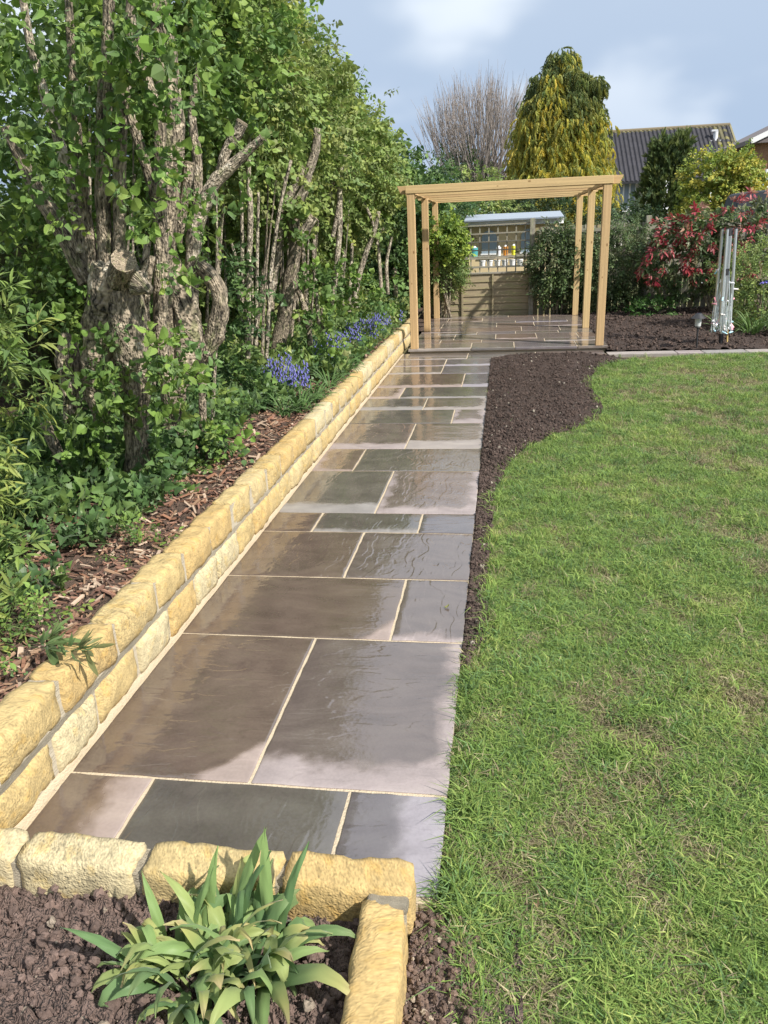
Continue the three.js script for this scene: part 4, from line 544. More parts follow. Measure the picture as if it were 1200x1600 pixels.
// ------------------------------------------------------------------ fences
{
  const f = thing('close_board_fence', 'weathered greenish upright board fence behind the old trees', 'fence', [-4.3, 0.2, -9]); const g = [0, 1, 2].map(k => box(0.02, 1.75 + 0.02 * k, 0.112, 0, 0.87, 0)); const r = rng(8);
  for (let z = -1.5, i = 0; z > -16.5; z -= 0.118, i++) { const m = part('board', g[i % 3], i % 4 ? M.fenceGreen : M.fence, f); m.position.set((i % 2) * 0.008, 0, z + 9); m.rotation.y = (r() - 0.5) * 0.05; }
  for (const y of [0.4, 1.4]) part('rail', box(0.04, 0.08, 15, -0.035, y, 0), M.fence, f);
}
{
  const f = thing('trellis_fence', 'low lapped board fence panel topped by open square trellis behind the terrace', 'fence', [-0.4, 0, -15.15]); const r = rng(18);
  for (let i = 0; i < 6; i++) { const m = part('board', rbox(1.86, 0.15, 0.014, 0.004), i % 2 ? M.fence : M.fenceGrey, f); m.material = M.fence; m.position.set(-0.03, 0.09 + i * 0.128, 0.006); m.rotation.x = -0.13; }
  for (const x of [-0.93, -0.36, 0.21]) part('batten', box(0.035, 0.78, 0.03, x, 0.4, 0.035), M.fence, f);
  part('capping_rail', rbox(1.94, 0.035, 0.06, 0.006).translate(-0.02, 0.815, 0), M.fenceGrey, f);
  for (let i = 0; i < 6; i++) { const m = part('trellis_lath', box(1.84 - 0.06 * i, 0.022, 0.018), M.fenceGrey, f); m.position.set(-0.03 + 0.03 * i, 0.93 + i * 0.145, 0.01); m.rotation.z = 0.004 * (i - 2); }
  for (let i = 0; i < 11; i++) { const m = part('trellis_lath', box(0.022, 0.85, 0.016), M.fenceGrey, f); m.position.set(-0.86 + i * 0.165, 1.24, -0.012); }
  part('post', rbox(0.09, 1.74, 0.09, 0.006).translate(0.915, 0.87, 0.02), M.fenceGrey, f);
  const f2 = thing('picket_fence', 'grey weathered board fence half hidden by the shrubs behind the soil bed', 'fence', [3.6, 0, -15.25]);
  for (let i = 0; i < 56; i++) { const m = part('picket', box(0.09, 1.55 + 0.02 * (i % 3), 0.016), i % 5 ? M.fenceGrey : M.fence, f2); m.position.set(-3.0 + i * 0.112, 0.8, 0); }
  for (const y of [0.3, 1.05, 1.5]) part('rail', box(6.2, 0.06, 0.035, 0.1, y, 0.03), M.fenceGrey, f2); for (const x of [-1.05, 0.85, 2.75]) part('post', rbox(0.09, 1.7, 0.09, 0.006).translate(x, 0.85, 0.07), M.fenceGrey, f2);
}
// ------------------------------------------------------------------ shrubs by the fence
function shrub(name, label, cat, pos, blobs, pal, geos, mat, n, size, group, o = {}) { const r = rng(Math.round(Math.abs(pos[0] * 131 + pos[2] * 977)) + n); const t = thing(name, label, cat, pos, group); const L = []; for (const [w, c, rad] of blobs) L.push(...blob(r, Math.round(n * w), V(...c), V(...rad), pal, { size, ...o })); foliage('foliage', t, L, geos, mat); for (let i = 0; i < 5; i++) { const e = V((r() - 0.5) * 0.5, blobs[0][1][1] * (0.7 + 0.4 * r()), (r() - 0.5) * 0.3).add(V(blobs[0][1][0] * 0.7, 0, 0)); part('stem', limbGeo([V((r() - 0.5) * 0.15, -0.02, 0), V(e.x * 0.5, e.y * 0.5, e.z * 0.4), e], [0.022, 0.016, 0.008], { rad: 6, seg: 4 }), M.bark, t); } return [t, L, r]; }
shrub('climber', 'glossy dark climbing shrub smothering the fence beside its grey post', 'shrub', [1.0, 0, -14.95], [[0.6, [-0.05, 0.95, 0], [0.42, 0.6, 0.26]], [0.4, [0.35, 0.75, -0.05], [0.4, 0.6, 0.22]]], PAL.laurel, SPRIG.laurel, M.leafGloss, 900, [0.7, 1.1]);
shrub('climber', 'small-leaved evergreen climber on the board fence past the far pergola posts', 'shrub', [2.1, 0, -14.95], [[0.6, [0, 0.95, 0], [0.55, 0.7, 0.26]], [0.4, [-0.35, 0.7, 0], [0.4, 0.6, 0.2]]], PAL.laurel, SPRIG.small, M.leafGloss, 1100, [0.8, 1.3]);
shrub('lime_shrub', 'bright lime green shrub spilling over the trellis', 'shrub', [-1.0, 0, -14.75], [[0.6, [-0.1, 1.5, 0], [0.36, 0.28, 0.22]], [0.4, [-0.05, 1.3, 0], [0.34, 0.24, 0.18]]], [[0.24, 0.34, 0.05], [0.3, 0.4, 0.06], [0.16, 0.26, 0.05]], SPRIG.lime, M.leaf, 520, [0.7, 1.1]);
shrub('ivy_bush', 'ivy bush hanging down over the fence below the lime green shrub', 'shrub', [-1.15, 0, -14.9], [[0.6, [0, 0.85, 0], [0.42, 0.36, 0.18]], [0.4, [0.15, 1.0, 0.0], [0.3, 0.2, 0.12]]], PAL.hedge, SPRIG.small, M.leafGloss, 520, [0.8, 1.2]);
{
  const [t, , r] = shrub('photinia', 'red-tipped evergreen shrub with scarlet new leaves against the fence', 'shrub', [3.6, 0, -14.3], [[0.4, [-0.55, 1.05, 0], [0.65, 0.62, 0.4]], [0.6, [0.6, 1.1, 0], [0.9, 0.75, 0.45]]], PAL.laurel, SPRIG.photinia, M.leafGloss, 900, [0.9, 1.3]);
  const L = []; for (const [n, c, rad] of [[150, [-0.5, 1.15, 0.08], [0.7, 0.6, 0.42]], [210, [0.6, 1.2, 0.05], [0.98, 0.75, 0.5]], [40, [-0.9, 0.85, 0.15], [0.4, 0.35, 0.35]]]) L.push(...blob(r, n, V(...c), V(...rad), PAL.red, { size: [0.7, 1.1], shell: 0.85, density: 0.05, cut: p => p.y > 0.7 })); foliage('red_leaves', t, L, SPRIG.photinia, M.leafGloss, 'scarlet young leaf tips');
}
shrub('leafy_shrub', 'bushy mid green shrub behind the folded clothes dryer', 'shrub', [3.75, 0, -12.4], [[1, [0, 0.62, 0], [0.55, 0.58, 0.5]]], PAL.hedge, SPRIG.small, M.leaf, 800, [0.8, 1.2]);
shrub('low_plant', 'low bright green leafy plant at the foot of the board fence', 'plant', [2.55, 0.04, -14.2], [[1, [0, 0.12, 0], [0.36, 0.14, 0.25]]], [[0.07, 0.17, 0.035], [0.1, 0.2, 0.05]], SPRIG.limeBig, M.leaf, 150, [0.7, 1.1]);
{
  const r = rng(88), sm = leafMat({ coat: 0.3 }); sm.color.setRGB(0.13, 0.22, 0.06); let k0 = 0;
  for (const [x, z, h, n] of [[3.45, -11.6, 0.42, 50], [4.05, -11.5, 0.5, 60], [3.75, -11.4, 0.34, 44], [4.4, -11.9, 0.62, 60], [3.2, -11.9, 0.36, 36]]) { const c = thing('strap_leaf_clump', 'clump of green strap leaves beside the folded clothes dryer', 'plant', [x, 0.03, z], 'strap leaf clumps by the clothes dryer'); const gs = []; for (let k = 0; k < n; k++) { const a = r() * 6.283, el = 0.7 + 0.7 * r(); const g = strapLeaf(V(Math.cos(a) * 0.1 * r(), 0, Math.sin(a) * 0.1 * r()), V(Math.cos(a) * Math.cos(el), Math.sin(el), Math.sin(a) * Math.cos(el)), h * (0.7 + 0.5 * r()), 0.022, 1.4, 0, () => [1, 1, 1], k); g.deleteAttribute('color'); gs.push(g); } part('leaves', mergeGeometries(gs), sm, c).userData.kind = 'stuff'; }
  const c = thing('iris', 'violet blue flower on a tall stalk between shrub and strap leaves', 'flower', [3.6, 0.03, -11.75]); part('flower_stem', tubeBetween(V(0, 0, 0), V(-0.02, 0.72, 0), 0.006, 0.004, 5), std({ color: lin(0.1, 0.17, 0.06) }), c); const bm = std({ color: lin(0.16, 0.14, 0.5), roughness: 0.7, side: THREE.DoubleSide }); for (let k = 0; k < 9; k++) { const a = k * 0.7; part('petal', place(leafGeo(0.075, 0.04, { droop: 0.5 }), V(-0.02, 0.71, 0), V(Math.cos(a), 0.5 - 0.1 * k, Math.sin(a))), bm, c); }
}
// ------------------------------------------------------------------ rotary clothes dryer, folded
{
  const d = thing('rotary_clothes_dryer', 'folded aluminium rotary clothes dryer with dangling cords and pegs', 'clothes dryer', [2.87, 0, -10.92]); const r = rng(64); const lean = V(-0.03, 1, 0);
  const cord = std({ color: lin(0.62, 0.68, 0.7), roughness: 0.6 }), at = (x, y, z) => V(x + lean.x * y, y, z);
  part('ground_socket', tubeBetween(V(0, -0.02, 0), at(0, 0.16, 0), 0.028, 0.028, 10), M.black, d); part('pole', tubeBetween(at(0, 0.1, 0), at(0, 1.44, 0), 0.021, 0.021, 12), M.alu, d);
  for (let k = 0; k < 4; k++) { const a = k * Math.PI / 2 + 0.5; const b = at(Math.cos(a) * 0.1, 0.3, Math.sin(a) * 0.1), e = at(Math.cos(a) * 0.082, 1.46, Math.sin(a) * 0.082); const m = part('arm', tubeBetween(b, e, 0.02, 0.02, 8), M.alu, d); part('end_cap', tubeBetween(e, e.clone().add(V(0, 0.012, 0)), 0.022, 0.021, 8), M.black, m); part('strut', tubeBetween(at(Math.cos(a) * 0.035, 0.95, Math.sin(a) * 0.035), at(Math.cos(a) * 0.085, 0.42, Math.sin(a) * 0.085), 0.01, 0.01, 6), M.alu, d); }
  part('hub', tubeBetween(at(0, 1.38, 0), at(0, 1.47, 0), 0.045, 0.04, 10), M.black, d); part('sliding_collar', tubeBetween(at(0, 0.9, 0), at(0, 0.98, 0), 0.04, 0.04, 10), M.black, d);
  for (let k = 0; k < 16; k++) { const a = r() * 6.283, b = a + (r() - 0.5) * 1.2, y0 = 0.5 + 0.4 * r(), q = 0.085 + 0.035 * r(); const P = [at(Math.cos(a) * 0.09, y0, Math.sin(a) * 0.1), at(Math.cos(a) * q * 1.05, lerp(y0, 0.2, 0.55), Math.sin(a) * q), at(Math.cos((a + b) / 2) * (q + 0.015), 0.14 + 0.12 * r(), Math.sin((a + b) / 2) * (q + 0.015)), at(Math.cos(b) * q, 0.42, Math.sin(b) * q), at(Math.cos(b) * 0.1, 0.5 + 0.3 * r(), Math.sin(b) * 0.1)]; part('cord', new THREE.TubeGeometry(new THREE.CatmullRomCurve3(P), 16, 0.003, 4), cord, d); }
  const pc = [[0.8, 0.8, 0.82], [0.75, 0.3, 0.36], [0.4, 0.65, 0.75], [0.8, 0.75, 0.72]].map(c => std({ color: lin(...c), roughness: 0.5 })); for (let k = 0; k < 34; k++) { const a = r() * 6.283, q = 0.1 + 0.03 * r(), low = k < 22; const m = part('peg', rbox(0.014, 0.075, 0.02, 0.004, 1), pc[k % 4], d); const p = at(Math.cos(a) * q, low ? 0.18 + 0.16 * r() : 0.4 + 0.6 * r(), Math.sin(a) * q); m.position.copy(p); m.rotation.set(r() * 2, r() * 3, low ? r() * 2 : 1.3); }
  part('strap', tubeBetween(V(0.07, 0.02, 0.04), V(0.055, 0.22, 0.05), 0.012, 0.01, 6), std({ color: lin(0.55, 0.4, 0.14), roughness: 0.8 }), d);
}
{ // solar stake light
  const d = thing('solar_light', 'small black solar stake light standing at the soil bed edge', 'garden light', [2.5, 0, -10.62]);
  part('stake', tubeBetween(V(0, -0.03, 0), V(-0.01, 0.29, 0), 0.011, 0.011, 8), M.black, d); part('lantern', new THREE.CylinderGeometry(0.045, 0.036, 0.11, 12).translate(-0.012, 0.345, 0), std({ color: lin(0.5, 0.52, 0.52), roughness: 0.3 }), d); part('base_ring', new THREE.CylinderGeometry(0.04, 0.03, 0.02, 12).translate(-0.012, 0.29, 0), M.black, d);
  const cp = part('cap', new THREE.CylinderGeometry(0.035, 0.095, 0.06, 8).translate(-0.013, 0.43, 0), M.black, d); part('solar_panel', box(0.05, 0.006, 0.05, -0.013, 0.463, 0), std({ color: lin(0.03, 0.04, 0.07), roughness: 0.15 }), cp);
}
// ------------------------------------------------------------------ beyond the fence
{
  const s = thing('garden_shed', 'cream boarded shed with pale blue felt roof and white fascia behind the trellis', 'shed', [0.2, 0, -17.9]); const cream = std({ color: lin(0.62, 0.5, 0.3), roughness: 0.8 }), felt = std({ color: lin(0.26, 0.3, 0.36), roughness: 0.7 });
  for (let i = 0; i < 12; i++) part('board', box(1.86, 0.138, 0.016, 0, 0.07 + i * 0.14, 0.5), cream, s).rotation.x = -0.02; part('wall', box(1.84, 1.66, 0.95, 0, 0.83, 0), cream, s);
  const rf = part('roof', box(2.02, 0.03, 1.3, 0, 1.83, 0), felt, s); rf.rotation.x = 0.1; part('fascia', box(2.04, 0.1, 0.02, 0, 1.715, 0.66), M.white, s); part('gutter', new THREE.CylinderGeometry(0.045, 0.045, 2.02, 10, 1, true, Math.PI / 2, Math.PI).rotateZ(Math.PI / 2).translate(0, 1.69, 0.71), M.white, s);
  const gl = phy({ color: lin(0.25, 0.32, 0.38), roughness: 0.08 }); for (const x of [-0.5, 0.32]) { const sh = new THREE.Shape(); sh.moveTo(-0.16, 0); sh.lineTo(0.16, 0); sh.lineTo(0.16, 0.3); sh.absarc(0, 0.3, 0.16, 0, Math.PI); const w = part('window', new THREE.ExtrudeGeometry(sh, { depth: 0.02, bevelEnabled: false }).translate(x, 1.1, 0.512), gl, s); part('sill', box(0.36, 0.03, 0.05, x, 1.085, 0.53), M.white, w); }
  const sf = thing('staging_shelf', 'grey slatted shelf standing against the shed behind the trellis', 'shelf', [-0.2, 0, -16.6]); for (const y of [0.86, 1.06]) part('shelf_board', box(1.5, 0.025, 0.28, 0, y, 0), M.fenceGrey, sf); for (const x of [-0.7, 0.7]) part('leg', box(0.04, 1.07, 0.04, x, 0.535, -0.1), M.fenceGrey, sf);
  const mkp = (name, label, cat, x, y, h, rr, c) => { const t = thing(name, label, cat, [x, y, -16.55]); part('body', new THREE.CylinderGeometry(rr, rr * 0.9, h, 12).translate(0, h / 2, 0), std({ color: lin(...c), roughness: 0.5 }), t); part('neck', new THREE.CylinderGeometry(rr * 0.45, rr * 0.7, h * 0.18, 10).translate(0, h * 1.09, 0), M.white, t); };
  mkp('bottle', 'white bottle on the shelf behind the trellis', 'bottle', -0.1, 1.0735, 0.16, 0.05, [0.75, 0.75, 0.78]); mkp('bottle', 'orange bottle on the shelf behind the trellis', 'bottle', 0.04, 1.0735, 0.17, 0.05, [0.7, 0.28, 0.04]); mkp('bottle', 'yellow-green bottle on the shelf behind the trellis', 'bottle', 0.2, 1.0735, 0.18, 0.045, [0.65, 0.66, 0.05]); mkp('watering_can', 'teal canister on the shelf behind the trellis', 'canister', -0.6, 1.0735, 0.17, 0.09, [0.06, 0.3, 0.32]);
  for (let i = 0; i < 6; i++) { const t = thing('flower_pot', 'white plastic pot in a row on the lower shelf behind the trellis', 'pot', [-0.42 + i * 0.15, 0.873, -16.52], 'white pots on the shelf'); part('body', new THREE.CylinderGeometry(0.066, 0.052, 0.12, 12).translate(0, 0.06, 0), M.white, t); part('rim', new THREE.CylinderGeometry(0.071, 0.071, 0.022, 12).translate(0, 0.113, 0), M.white, t); }
}
function bigTree(name, label, pos, h, blobs, pal, geos, n, size, o = {}, trunkR = 0.14) { const r = rng(Math.round(Math.abs(pos[0] * 71 + pos[2] * 313)) + n); const t = thing(name, label, 'tree', pos, o.group); part('trunk', limbGeo([V(0, -0.1, 0), V(0.05, h * 0.4, 0), V(0, h * 0.85, 0)], [trunkR, trunkR * 0.8, trunkR * 0.25], { rad: 10, seg: 5 }), M.barkDark, t); const L = []; for (const [w, c, rad, oo] of blobs) L.push(...blob(r, Math.round(n * w), V(...c), V(...rad), (oo && oo.pal) || pal, { size, ...o, ...oo })); foliage('crown', t, L, geos, M.leaf); return [t, r]; }
{ // golden conifer
  const z = -26, b = atZ(868, 400, z), s = 1.16; const B = [];
  const lv = [[6.0, 0.42, 0.45], [5.5, 0.8, 0.5], [4.9, 1.1, 0.6], [4.3, 1.28, 0.65], [3.6, 1.35, 0.7], [2.9, 1.5, 0.7], [2.2, 1.55, 0.6]]; const rr = rng(17);
  lv.forEach(([y, rad, h], i) => { B.push([0.05 + 0.03 * i, [0, y, 0], [rad, h, rad], { pal: i < 3 ? PAL.goldGreen : PAL.gold }]); const k = 5 + i; for (let j = 0; j < k; j++) { const a = j / k * 6.283 + i; B.push([0.022, [Math.cos(a) * rad * 0.75, y - 0.25 + 0.25 * rr(), Math.sin(a) * rad * 0.75], [rad * 0.46, h * 0.85, rad * 0.46], { pal: rr() < (i < 2 ? 0.3 : 0.78) ? PAL.gold : PAL.goldGreen }]); } });
  B.push([0.02, [0.98, 5.35, 0.3], [0.3, 0.26, 0.3], { pal: PAL.goldGreen }]);
  bigTree('golden_conifer', 'tall golden conifer with drooping yellow-green sprays behind the pergola', [b.x, 0, z], 6.4, B, PAL.gold, SPRIG.spray, 8000, [0.4, 0.7], { droop: -1.1, lump: 0.22, shell: 0.6, density: -0.45, freq: 2.4 }, 0.16);
  // bare multi-twig tree with ivy
  const zb = -30, p0 = atZ(755, 380, zb); const [t, r] = bigTree('bare_tree', 'leafless twiggy tree with ivy covering one side', [p0.x, 0, zb], 3.4, [[0.7, [-0.75, 3.35, 0.2], [0.85, 0.95, 0.8]], [0.3, [-0.2, 2.4, 0.3], [1.3, 0.8, 0.8]]], PAL.ivy, SPRIG.tuft, 420, [0.7, 1.1], { lump: 0.35 }, 0.16);
  const tw = []; for (let i = 0; i < 230; i++) { const a = r() * 6.283, sp = Math.pow(r(), 0.55), b0 = V((r() - 0.5) * 1.0, 2.2 + 1.0 * r(), (r() - 0.5) * 1.0); const e = V(Math.cos(a) * sp * 2.35, 4.3 + 2.3 * Math.sqrt(Math.max(0, 1 - sp * sp * 0.8)) - 0.5 * r(), Math.sin(a) * sp * 2.0); const m = b0.clone().lerp(e, 0.5).add(V(Math.cos(a) * 0.55 * sp, -0.15 + 0.3 * (r() - 0.5), Math.sin(a) * 0.5 * sp)); const g = limbGeo([b0, m, e], [0.024, 0.013, 0.004], { rad: 4, seg: 3, rough: 0.1, cap: false }); tw.push(g); for (let k = 0; k < 5; k++) { const q = m.clone().lerp(e, r() * 0.9 - 0.1), d = e.clone().sub(m).normalize().add(V(r() - 0.5, 0.35 * r(), r() - 0.5).multiplyScalar(0.9)); tw.push(limbGeo([q, q.clone().addScaledVector(d, 0.3), q.clone().addScaledVector(d, 0.45 + 0.4 * r()).add(V(0, 0.08, 0))], [0.008, 0.006, 0.003], { rad: 3, seg: 2, rough: 0, cap: false })); } }
  part('twigs', mergeGeometries(tw), std({ color: lin(0.27, 0.235, 0.215), roughness: 0.95 }), t).userData.kind = 'stuff';
  // far shrubs between hedge and conifer
  const mid = [['green_shrub', 'olive green leafy tree rising past the end of the hedge', 672, 330, -20, [0.9, 1.55, 0.7], 1.6, PAL.laurel, 520], ['green_shrub', 'light green feathery shrub under the bare tree', 745, 330, -21, [1.0, 1.4, 0.7], 1.5, PAL.hedge, 560], ['green_shrub', 'dark evergreen mass below the golden conifer', 840, 330, -23, [1.7, 1.35, 0.7], 1.25, PAL.dark, 620], ['green_shrub', 'dark bush filling the gap over the shed roof', 770, 330, -22.5, [1.2, 1.2, 0.7], 1.3, PAL.dark, 420], ['green_shrub', 'deep green bush below the house window', 985, 330, -22, [1.0, 1.0, 0.6], 1.1, PAL.dark, 420], ['green_shrub', 'small leafy tree filling the hedge end next to the pergola beam', 690, 300, -18, [0.8, 1.3, 0.6], 1.35, PAL.ivy, 460]];
  for (const [n, l, px, py, zz, rad, cy, pal, k] of mid) { const q = atZ(px, py, zz); shrub(n, l, 'shrub', [q.x, 0, zz], [[1, [0, cy, 0], rad]], pal, SPRIG.tuft, M.leaf, k, [0.55, 0.95], null, { lump: 0.3, density: -0.6 }); }
  const dc = atZ(1038, 330, -28); bigTree('dark_conifer', 'dark green twin-topped conical conifer before the tiled roof', [dc.x, 0, -28], 4.0, [[0.12, [-0.22, 3.4, 0], [0.3, 0.6, 0.3]], [0.12, [0.34, 3.45, 0], [0.26, 0.65, 0.26]], [0.22, [0, 2.85, 0], [0.62, 0.75, 0.6]], [0.28, [0, 2.1, 0], [0.85, 0.85, 0.8]], [0.26, [0, 1.3, 0], [0.95, 0.85, 0.9]]], PAL.cypress, SPRIG.upright, 1900, [0.7, 1.05], { droop: 0.9, lump: 0.14, density: -0.6 }, 0.12);
  for (const [px, l, k, w] of [[1108, 'yellow-leaved tree close to the dark conifer', 1, 0.62], [1146, 'yellow-leaved tree close to the white glazed roof', 2, 0.5]]) { const q = atZ(px, 330, -21); bigTree('golden_shrub', l, [q.x, 0, -21], 2.6, [[0.6, [0, 2.35, 0], [w, 0.68, 0.5]], [0.4, [0, 1.5, 0], [w * 1.1, 0.8, 0.55]]], PAL.yellow, SPRIG.lime, 900, [0.9, 1.5], { lump: 0.3 }, 0.06); }
  const q2 = atZ(1190, 315, -20); shrub('golden_shrub', 'small yellow-green bush in front of the white glazed roof', 'shrub', [q2.x, 0, -20], [[1, [0, 1.75, 0], [0.45, 0.4, 0.4]]], PAL.yellow, SPRIG.lime, M.leaf, 260, [0.9, 1.3]);
}
{ // house with dark tiled roof
  const z = -60, k = 1202 / 60; const a = atZ(905, 212, z), b = atZ(1140, 198, z); const yR = (a.y + b.y) / 2, x0 = a.x - 2, x1 = b.x; const zR = -63, zE = -57.6, yE = atZ(1050, 280, zE).y; const yRr = CAM_H + (atZ(1040, 202, zR).y - CAM_H);
  const h = thing('tiled_house', 'pale rendered house with a dark pantile roof beyond the conifers', 'house', [(x0 + x1) / 2, 0, -61]); const W = x1 * 63 / 60 - x0, cx = 0.5 * (x1 * 63 / 60 + x0) - (x0 + x1) / 2; const render_ = std({ color: lin(0.62, 0.6, 0.55), roughness: 0.9 });
  part('wall', box(W - 0.4, yE - 0.1, 5.5, cx, (yE - 0.1) / 2, -0.6), render_, h);
  const len = Math.hypot(zR - zE, yRr - yE), ang = Math.atan2(yRr - yE, zE - zR); const roof = new THREE.Group(); roof.name = 'roof'; roof.position.set(cx, yE, zE + 61); roof.rotation.x = ang; h.add(roof);
  part('roof_deck', box(W, 0.06, len, 0, -0.06, -len / 2), M.black, roof); const tg = mergeGeometries([new THREE.CylinderGeometry(0.11, 0.11, 0.42, 8, 1, true, -Math.PI / 2, Math.PI).rotateX(-Math.PI / 2).translate(-0.07, -0.03, 0), box(0.14, 0.02, 0.42, 0.1, 0.0, 0)].map(g => g.toNonIndexed())); tg.rotateX(0.15); const rows = Math.floor(len / 0.34), cols = Math.floor(W / 0.29); const im = new THREE.InstancedMesh(tg, std({ color: 0xffffff, roughness: 0.75 }), rows * cols); im.name = 'roof_tiles'; im.userData.kind = 'stuff'; const m4 = new THREE.Matrix4(), rr = rng(9); let n = 0; for (let i = 0; i < rows; i++) for (let j = 0; j < cols; j++) { m4.makeTranslation(-W / 2 + (j + 0.5) * W / cols, 0.03, -(i + 0.5) * len / rows); im.setMatrixAt(n, m4); const moss = j > cols - 5 || i > rows - 2 ? rr() * 0.8 : 0; const c = 0.8 + 0.4 * rr(); im.setColorAt(n++, lin(lerp(0.024, 0.2, moss) * c, lerp(0.023, 0.18, moss) * c, lerp(0.03, 0.06, moss) * c)); } roof.add(im);
  part('ridge_tiles', new THREE.CylinderGeometry(0.16, 0.16, W, 8).rotateZ(Math.PI / 2).translate(0, 0.02, -len), std({ color: lin(0.16, 0.13, 0.08), roughness: 0.9 }), roof); part('verge', box(0.12, 0.2, len, W / 2, -0.02, -len / 2), std({ color: lin(0.2, 0.18, 0.1), roughness: 0.9 }), roof);
  const vp = part('roof_vent', mergeGeometries([new THREE.CylinderGeometry(0.16, 0.16, 0.7, 8).translate(0, 0.35, 0), box(0.7, 0.08, 0.5, 0, 0.06, 0), box(0.4, 0.12, 0.3, -0.1, 0.72, 0)].map(g => g.toNonIndexed())), std({ color: lin(0.6, 0.62, 0.65), roughness: 0.6 }), h); vp.position.set(atZ(1117, 222, -61.5).x - (x0 + x1) / 2, atZ(1117, 222, -61.5).y, -0.5); 
  part('gutter', box(W, 0.14, 0.16, cx, yE - 0.08, zE + 61 + 0.05), M.black, h);
  for (const [px0, px1] of [[966, 992]]) { const p = atZ(px0, 282, -58.1), q = atZ(px1, 330, -58.1); const f = part('window', box(q.x - p.x, p.y - q.y, 0.1, (p.x + q.x) / 2 - (x0 + x1) / 2, (p.y + q.y) / 2, -58.0 + 61 - 0.6 + 0.3), M.white, h); const wz = -58 + 61 - 0.24, ww = (q.x - p.x) / 3; for (let i = 0; i < 3; i++) part('pane', box(ww * 0.72, (p.y - q.y) * 0.84, 0.03, p.x + ww * (i + 0.5) - (x0 + x1) / 2, (p.y + q.y) / 2, wz), phy({ color: lin(0.22, 0.28, 0.34), roughness: 0.08 }), f); }
}
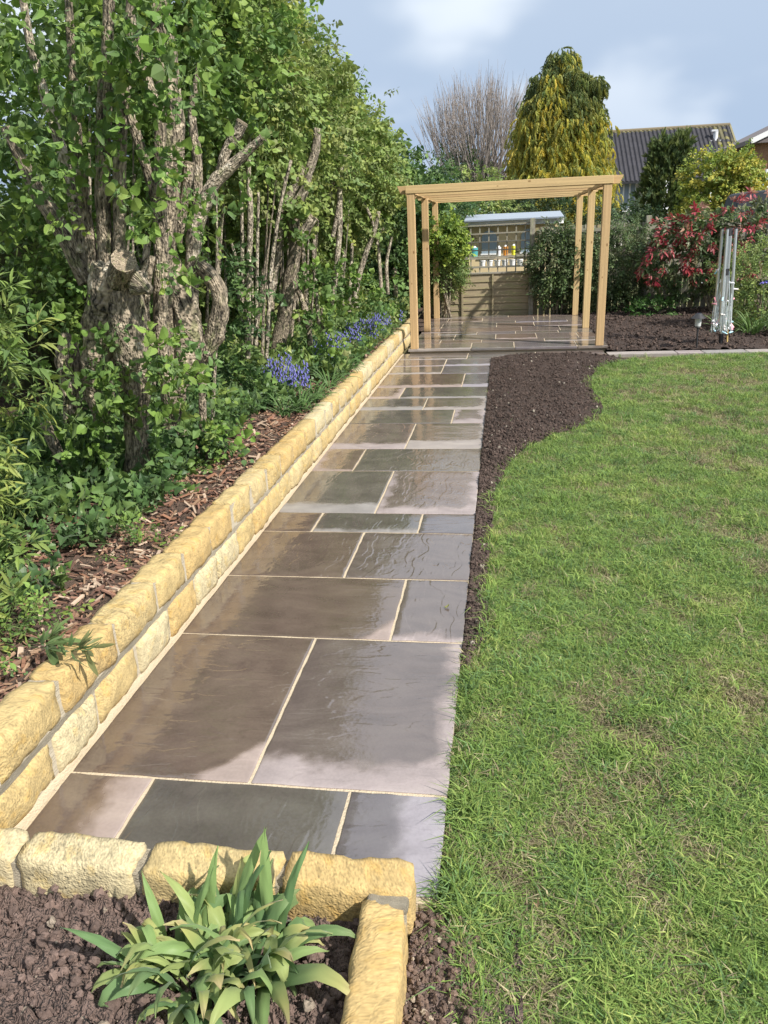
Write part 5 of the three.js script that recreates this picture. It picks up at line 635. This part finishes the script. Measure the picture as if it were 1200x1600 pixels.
{ // brick house at the edge of the view, glazed conservatory, dark canopy
  const z = -38, p = atZ(1181, 300, z), te = atZ(1170, 220, z); const h = thing('brick_house', 'brown brick house with white-edged roof overhang and white pipe', 'house', [p.x, 0, z]); const yT = te.y; const bc = wrap(tex(256, 256, (u, v) => { const a = tileN(u, v, 20, 3, 2), b = tileN(u, v, 4, 6); const k = 0.8 + 0.3 * a + 0.2 * b; return [k, k * 0.95, k * 0.9]; }, true), 4, 4); const brick = std({ color: lin(0.34, 0.2, 0.12), map: bc, roughness: 0.9 });
  part('wall', box(5, yT, 6, 2.5, yT / 2, -3), brick, h); const rs = new THREE.Shape(); rs.moveTo(-0.5, 0); rs.lineTo(2.6, 1.35); rs.lineTo(5.6, 0); rs.lineTo(5.6, -0.18); rs.lineTo(-0.5, -0.18); rs.closePath(); part('roof', new THREE.ExtrudeGeometry(rs, { depth: 6.6, bevelEnabled: false }).translate(0, yT + 0.05, -6.2), std({ color: lin(0.14, 0.12, 0.12), roughness: 0.85 }), h);
  part('bargeboard', mergeGeometries([box(3.42, 0.2, 0.06).rotateZ(Math.atan2(1.35, 3.1)).translate(1.02, yT + 0.62, 0.44)]), M.white, h); part('downpipe', tubeBetween(V(0.62, 0, 0.1), V(0.62, yT - 0.2, 0.1), 0.06, 0.06, 8), M.white, h); part('window', box(0.9, 1.0, 0.06, 1.5, yT - 0.9, 0.03), M.white, h);
  const h2 = thing('brick_house', 'small gabled house with dark roof and pale wall seen past brick house', 'house', [atZ(1160, 300, -52).x, 0, -52]); const y2 = atZ(1160, 268, -52).y; part('wall', box(3.6, y2, 5, 1.6, y2 / 2, -2.5), std({ color: lin(0.55, 0.52, 0.46), roughness: 0.9 }), h2); const r2 = new THREE.Shape(); r2.moveTo(-0.6, 0); r2.lineTo(1.8, 1.1); r2.lineTo(4.2, 0); r2.closePath(); part('roof', new THREE.ExtrudeGeometry(r2, { depth: 5, bevelEnabled: false }).translate(0, y2, -4.8), std({ color: lin(0.12, 0.1, 0.1), roughness: 0.9 }), h2);
  const c = thing('conservatory', 'white framed conservatory with sloping pale glazed roof', 'conservatory', [atZ(1150, 310, -30).x, 0, -30]); const A = atZ(1150, 312, -30), Bp = atZ(1192, 272, -31.5); A.sub(c.position); Bp.sub(c.position); const poly = std({ color: lin(0.5, 0.58, 0.7), roughness: 0.35 });
  const q = new THREE.Shape(); q.moveTo(A.x, A.y); q.lineTo(Bp.x, Bp.y); q.lineTo(Bp.x + 3.5, Bp.y); q.lineTo(A.x + 5, A.y); q.closePath(); part('roof_glazing', new THREE.ExtrudeGeometry(q, { depth: 0.05, bevelEnabled: false }).translate(0, 0, -0.9), poly, c); for (let i = 0; i < 6; i++) part('glazing_bar', tubeBetween(V(A.x + i * 0.7, A.y, -0.8), V(Bp.x + i * 0.62, Bp.y, -0.82), 0.045, 0.045, 6), M.white, c); part('eave_beam', box(5, 0.16, 0.16, A.x + 2.4, A.y - 0.08, -0.78), M.white, c); part('ridge_beam', box(3.6, 0.14, 0.14, Bp.x + 1.7, Bp.y + 0.05, -0.85), M.white, c); part('frame_wall', box(4.8, A.y - 0.1, 0.1, A.x + 2.4, (A.y - 0.1) / 2, -0.9), M.white, c);
  const a1 = atZ(1142, 345, -17.5), a2 = atZ(1154, 303, -17.5), cv = thing('fabric_canopy', 'dark navy fabric canopy rising behind the red-tipped shrub', 'canopy', [a1.x, 0, -17.5]); const s = new THREE.Shape(); const hy = a2.y; s.moveTo(0, 0.9); s.lineTo(0.02, a1.y); s.lineTo(0.13, hy - 0.06); s.quadraticCurveTo(0.16, hy, 0.26, hy + 0.005); s.lineTo(1.2, hy + 0.05); s.lineTo(1.2, 0.9); s.closePath(); part('cover', new THREE.ExtrudeGeometry(s, { depth: 0.9, bevelEnabled: true, bevelSize: 0.03, bevelThickness: 0.03 }).translate(0, 0, -0.9), std({ color: lin(0.022, 0.03, 0.042), roughness: 0.7 }), cv); for (const x of [0.1, 1.1]) part('leg', tubeBetween(V(x, 0, -0.4), V(x, 0.95, -0.4), 0.025, 0.025, 8), M.black, cv);
}
{ // small things lying about
  const r = rng(3); const lm = std({ color: lin(0.2, 0.2, 0.06), side: THREE.DoubleSide, roughness: 0.8 }), dm = std({ color: lin(0.4, 0.26, 0.15), side: THREE.DoubleSide, roughness: 0.8 });
  const drop = (name, label, px, py, mat, s, y = 0.006) => { const p = atY(px, py, y); const t = thing(name, label, 'leaf', [p.x, y, p.z]); part('blade', place(leafGeo(s, s * 0.7, { droop: -0.15 }), V(0, 0, 0), V(r() - 0.5, 0.05, r() - 0.5)), mat, t); part('stalk', tubeBetween(V(0, 0, 0), V(-0.01, 0.003, -0.012), 0.001, 0.001, 4), mat, t); };
  drop('fallen_leaf', 'single yellowish fallen leaf on a wet slab', 697, 950, lm, 0.03); drop('fallen_leaf', 'dry brown curled leaf on the grass', 840, 1418, dm, 0.03, 0.02);
}
renderer.render(scene, camera);
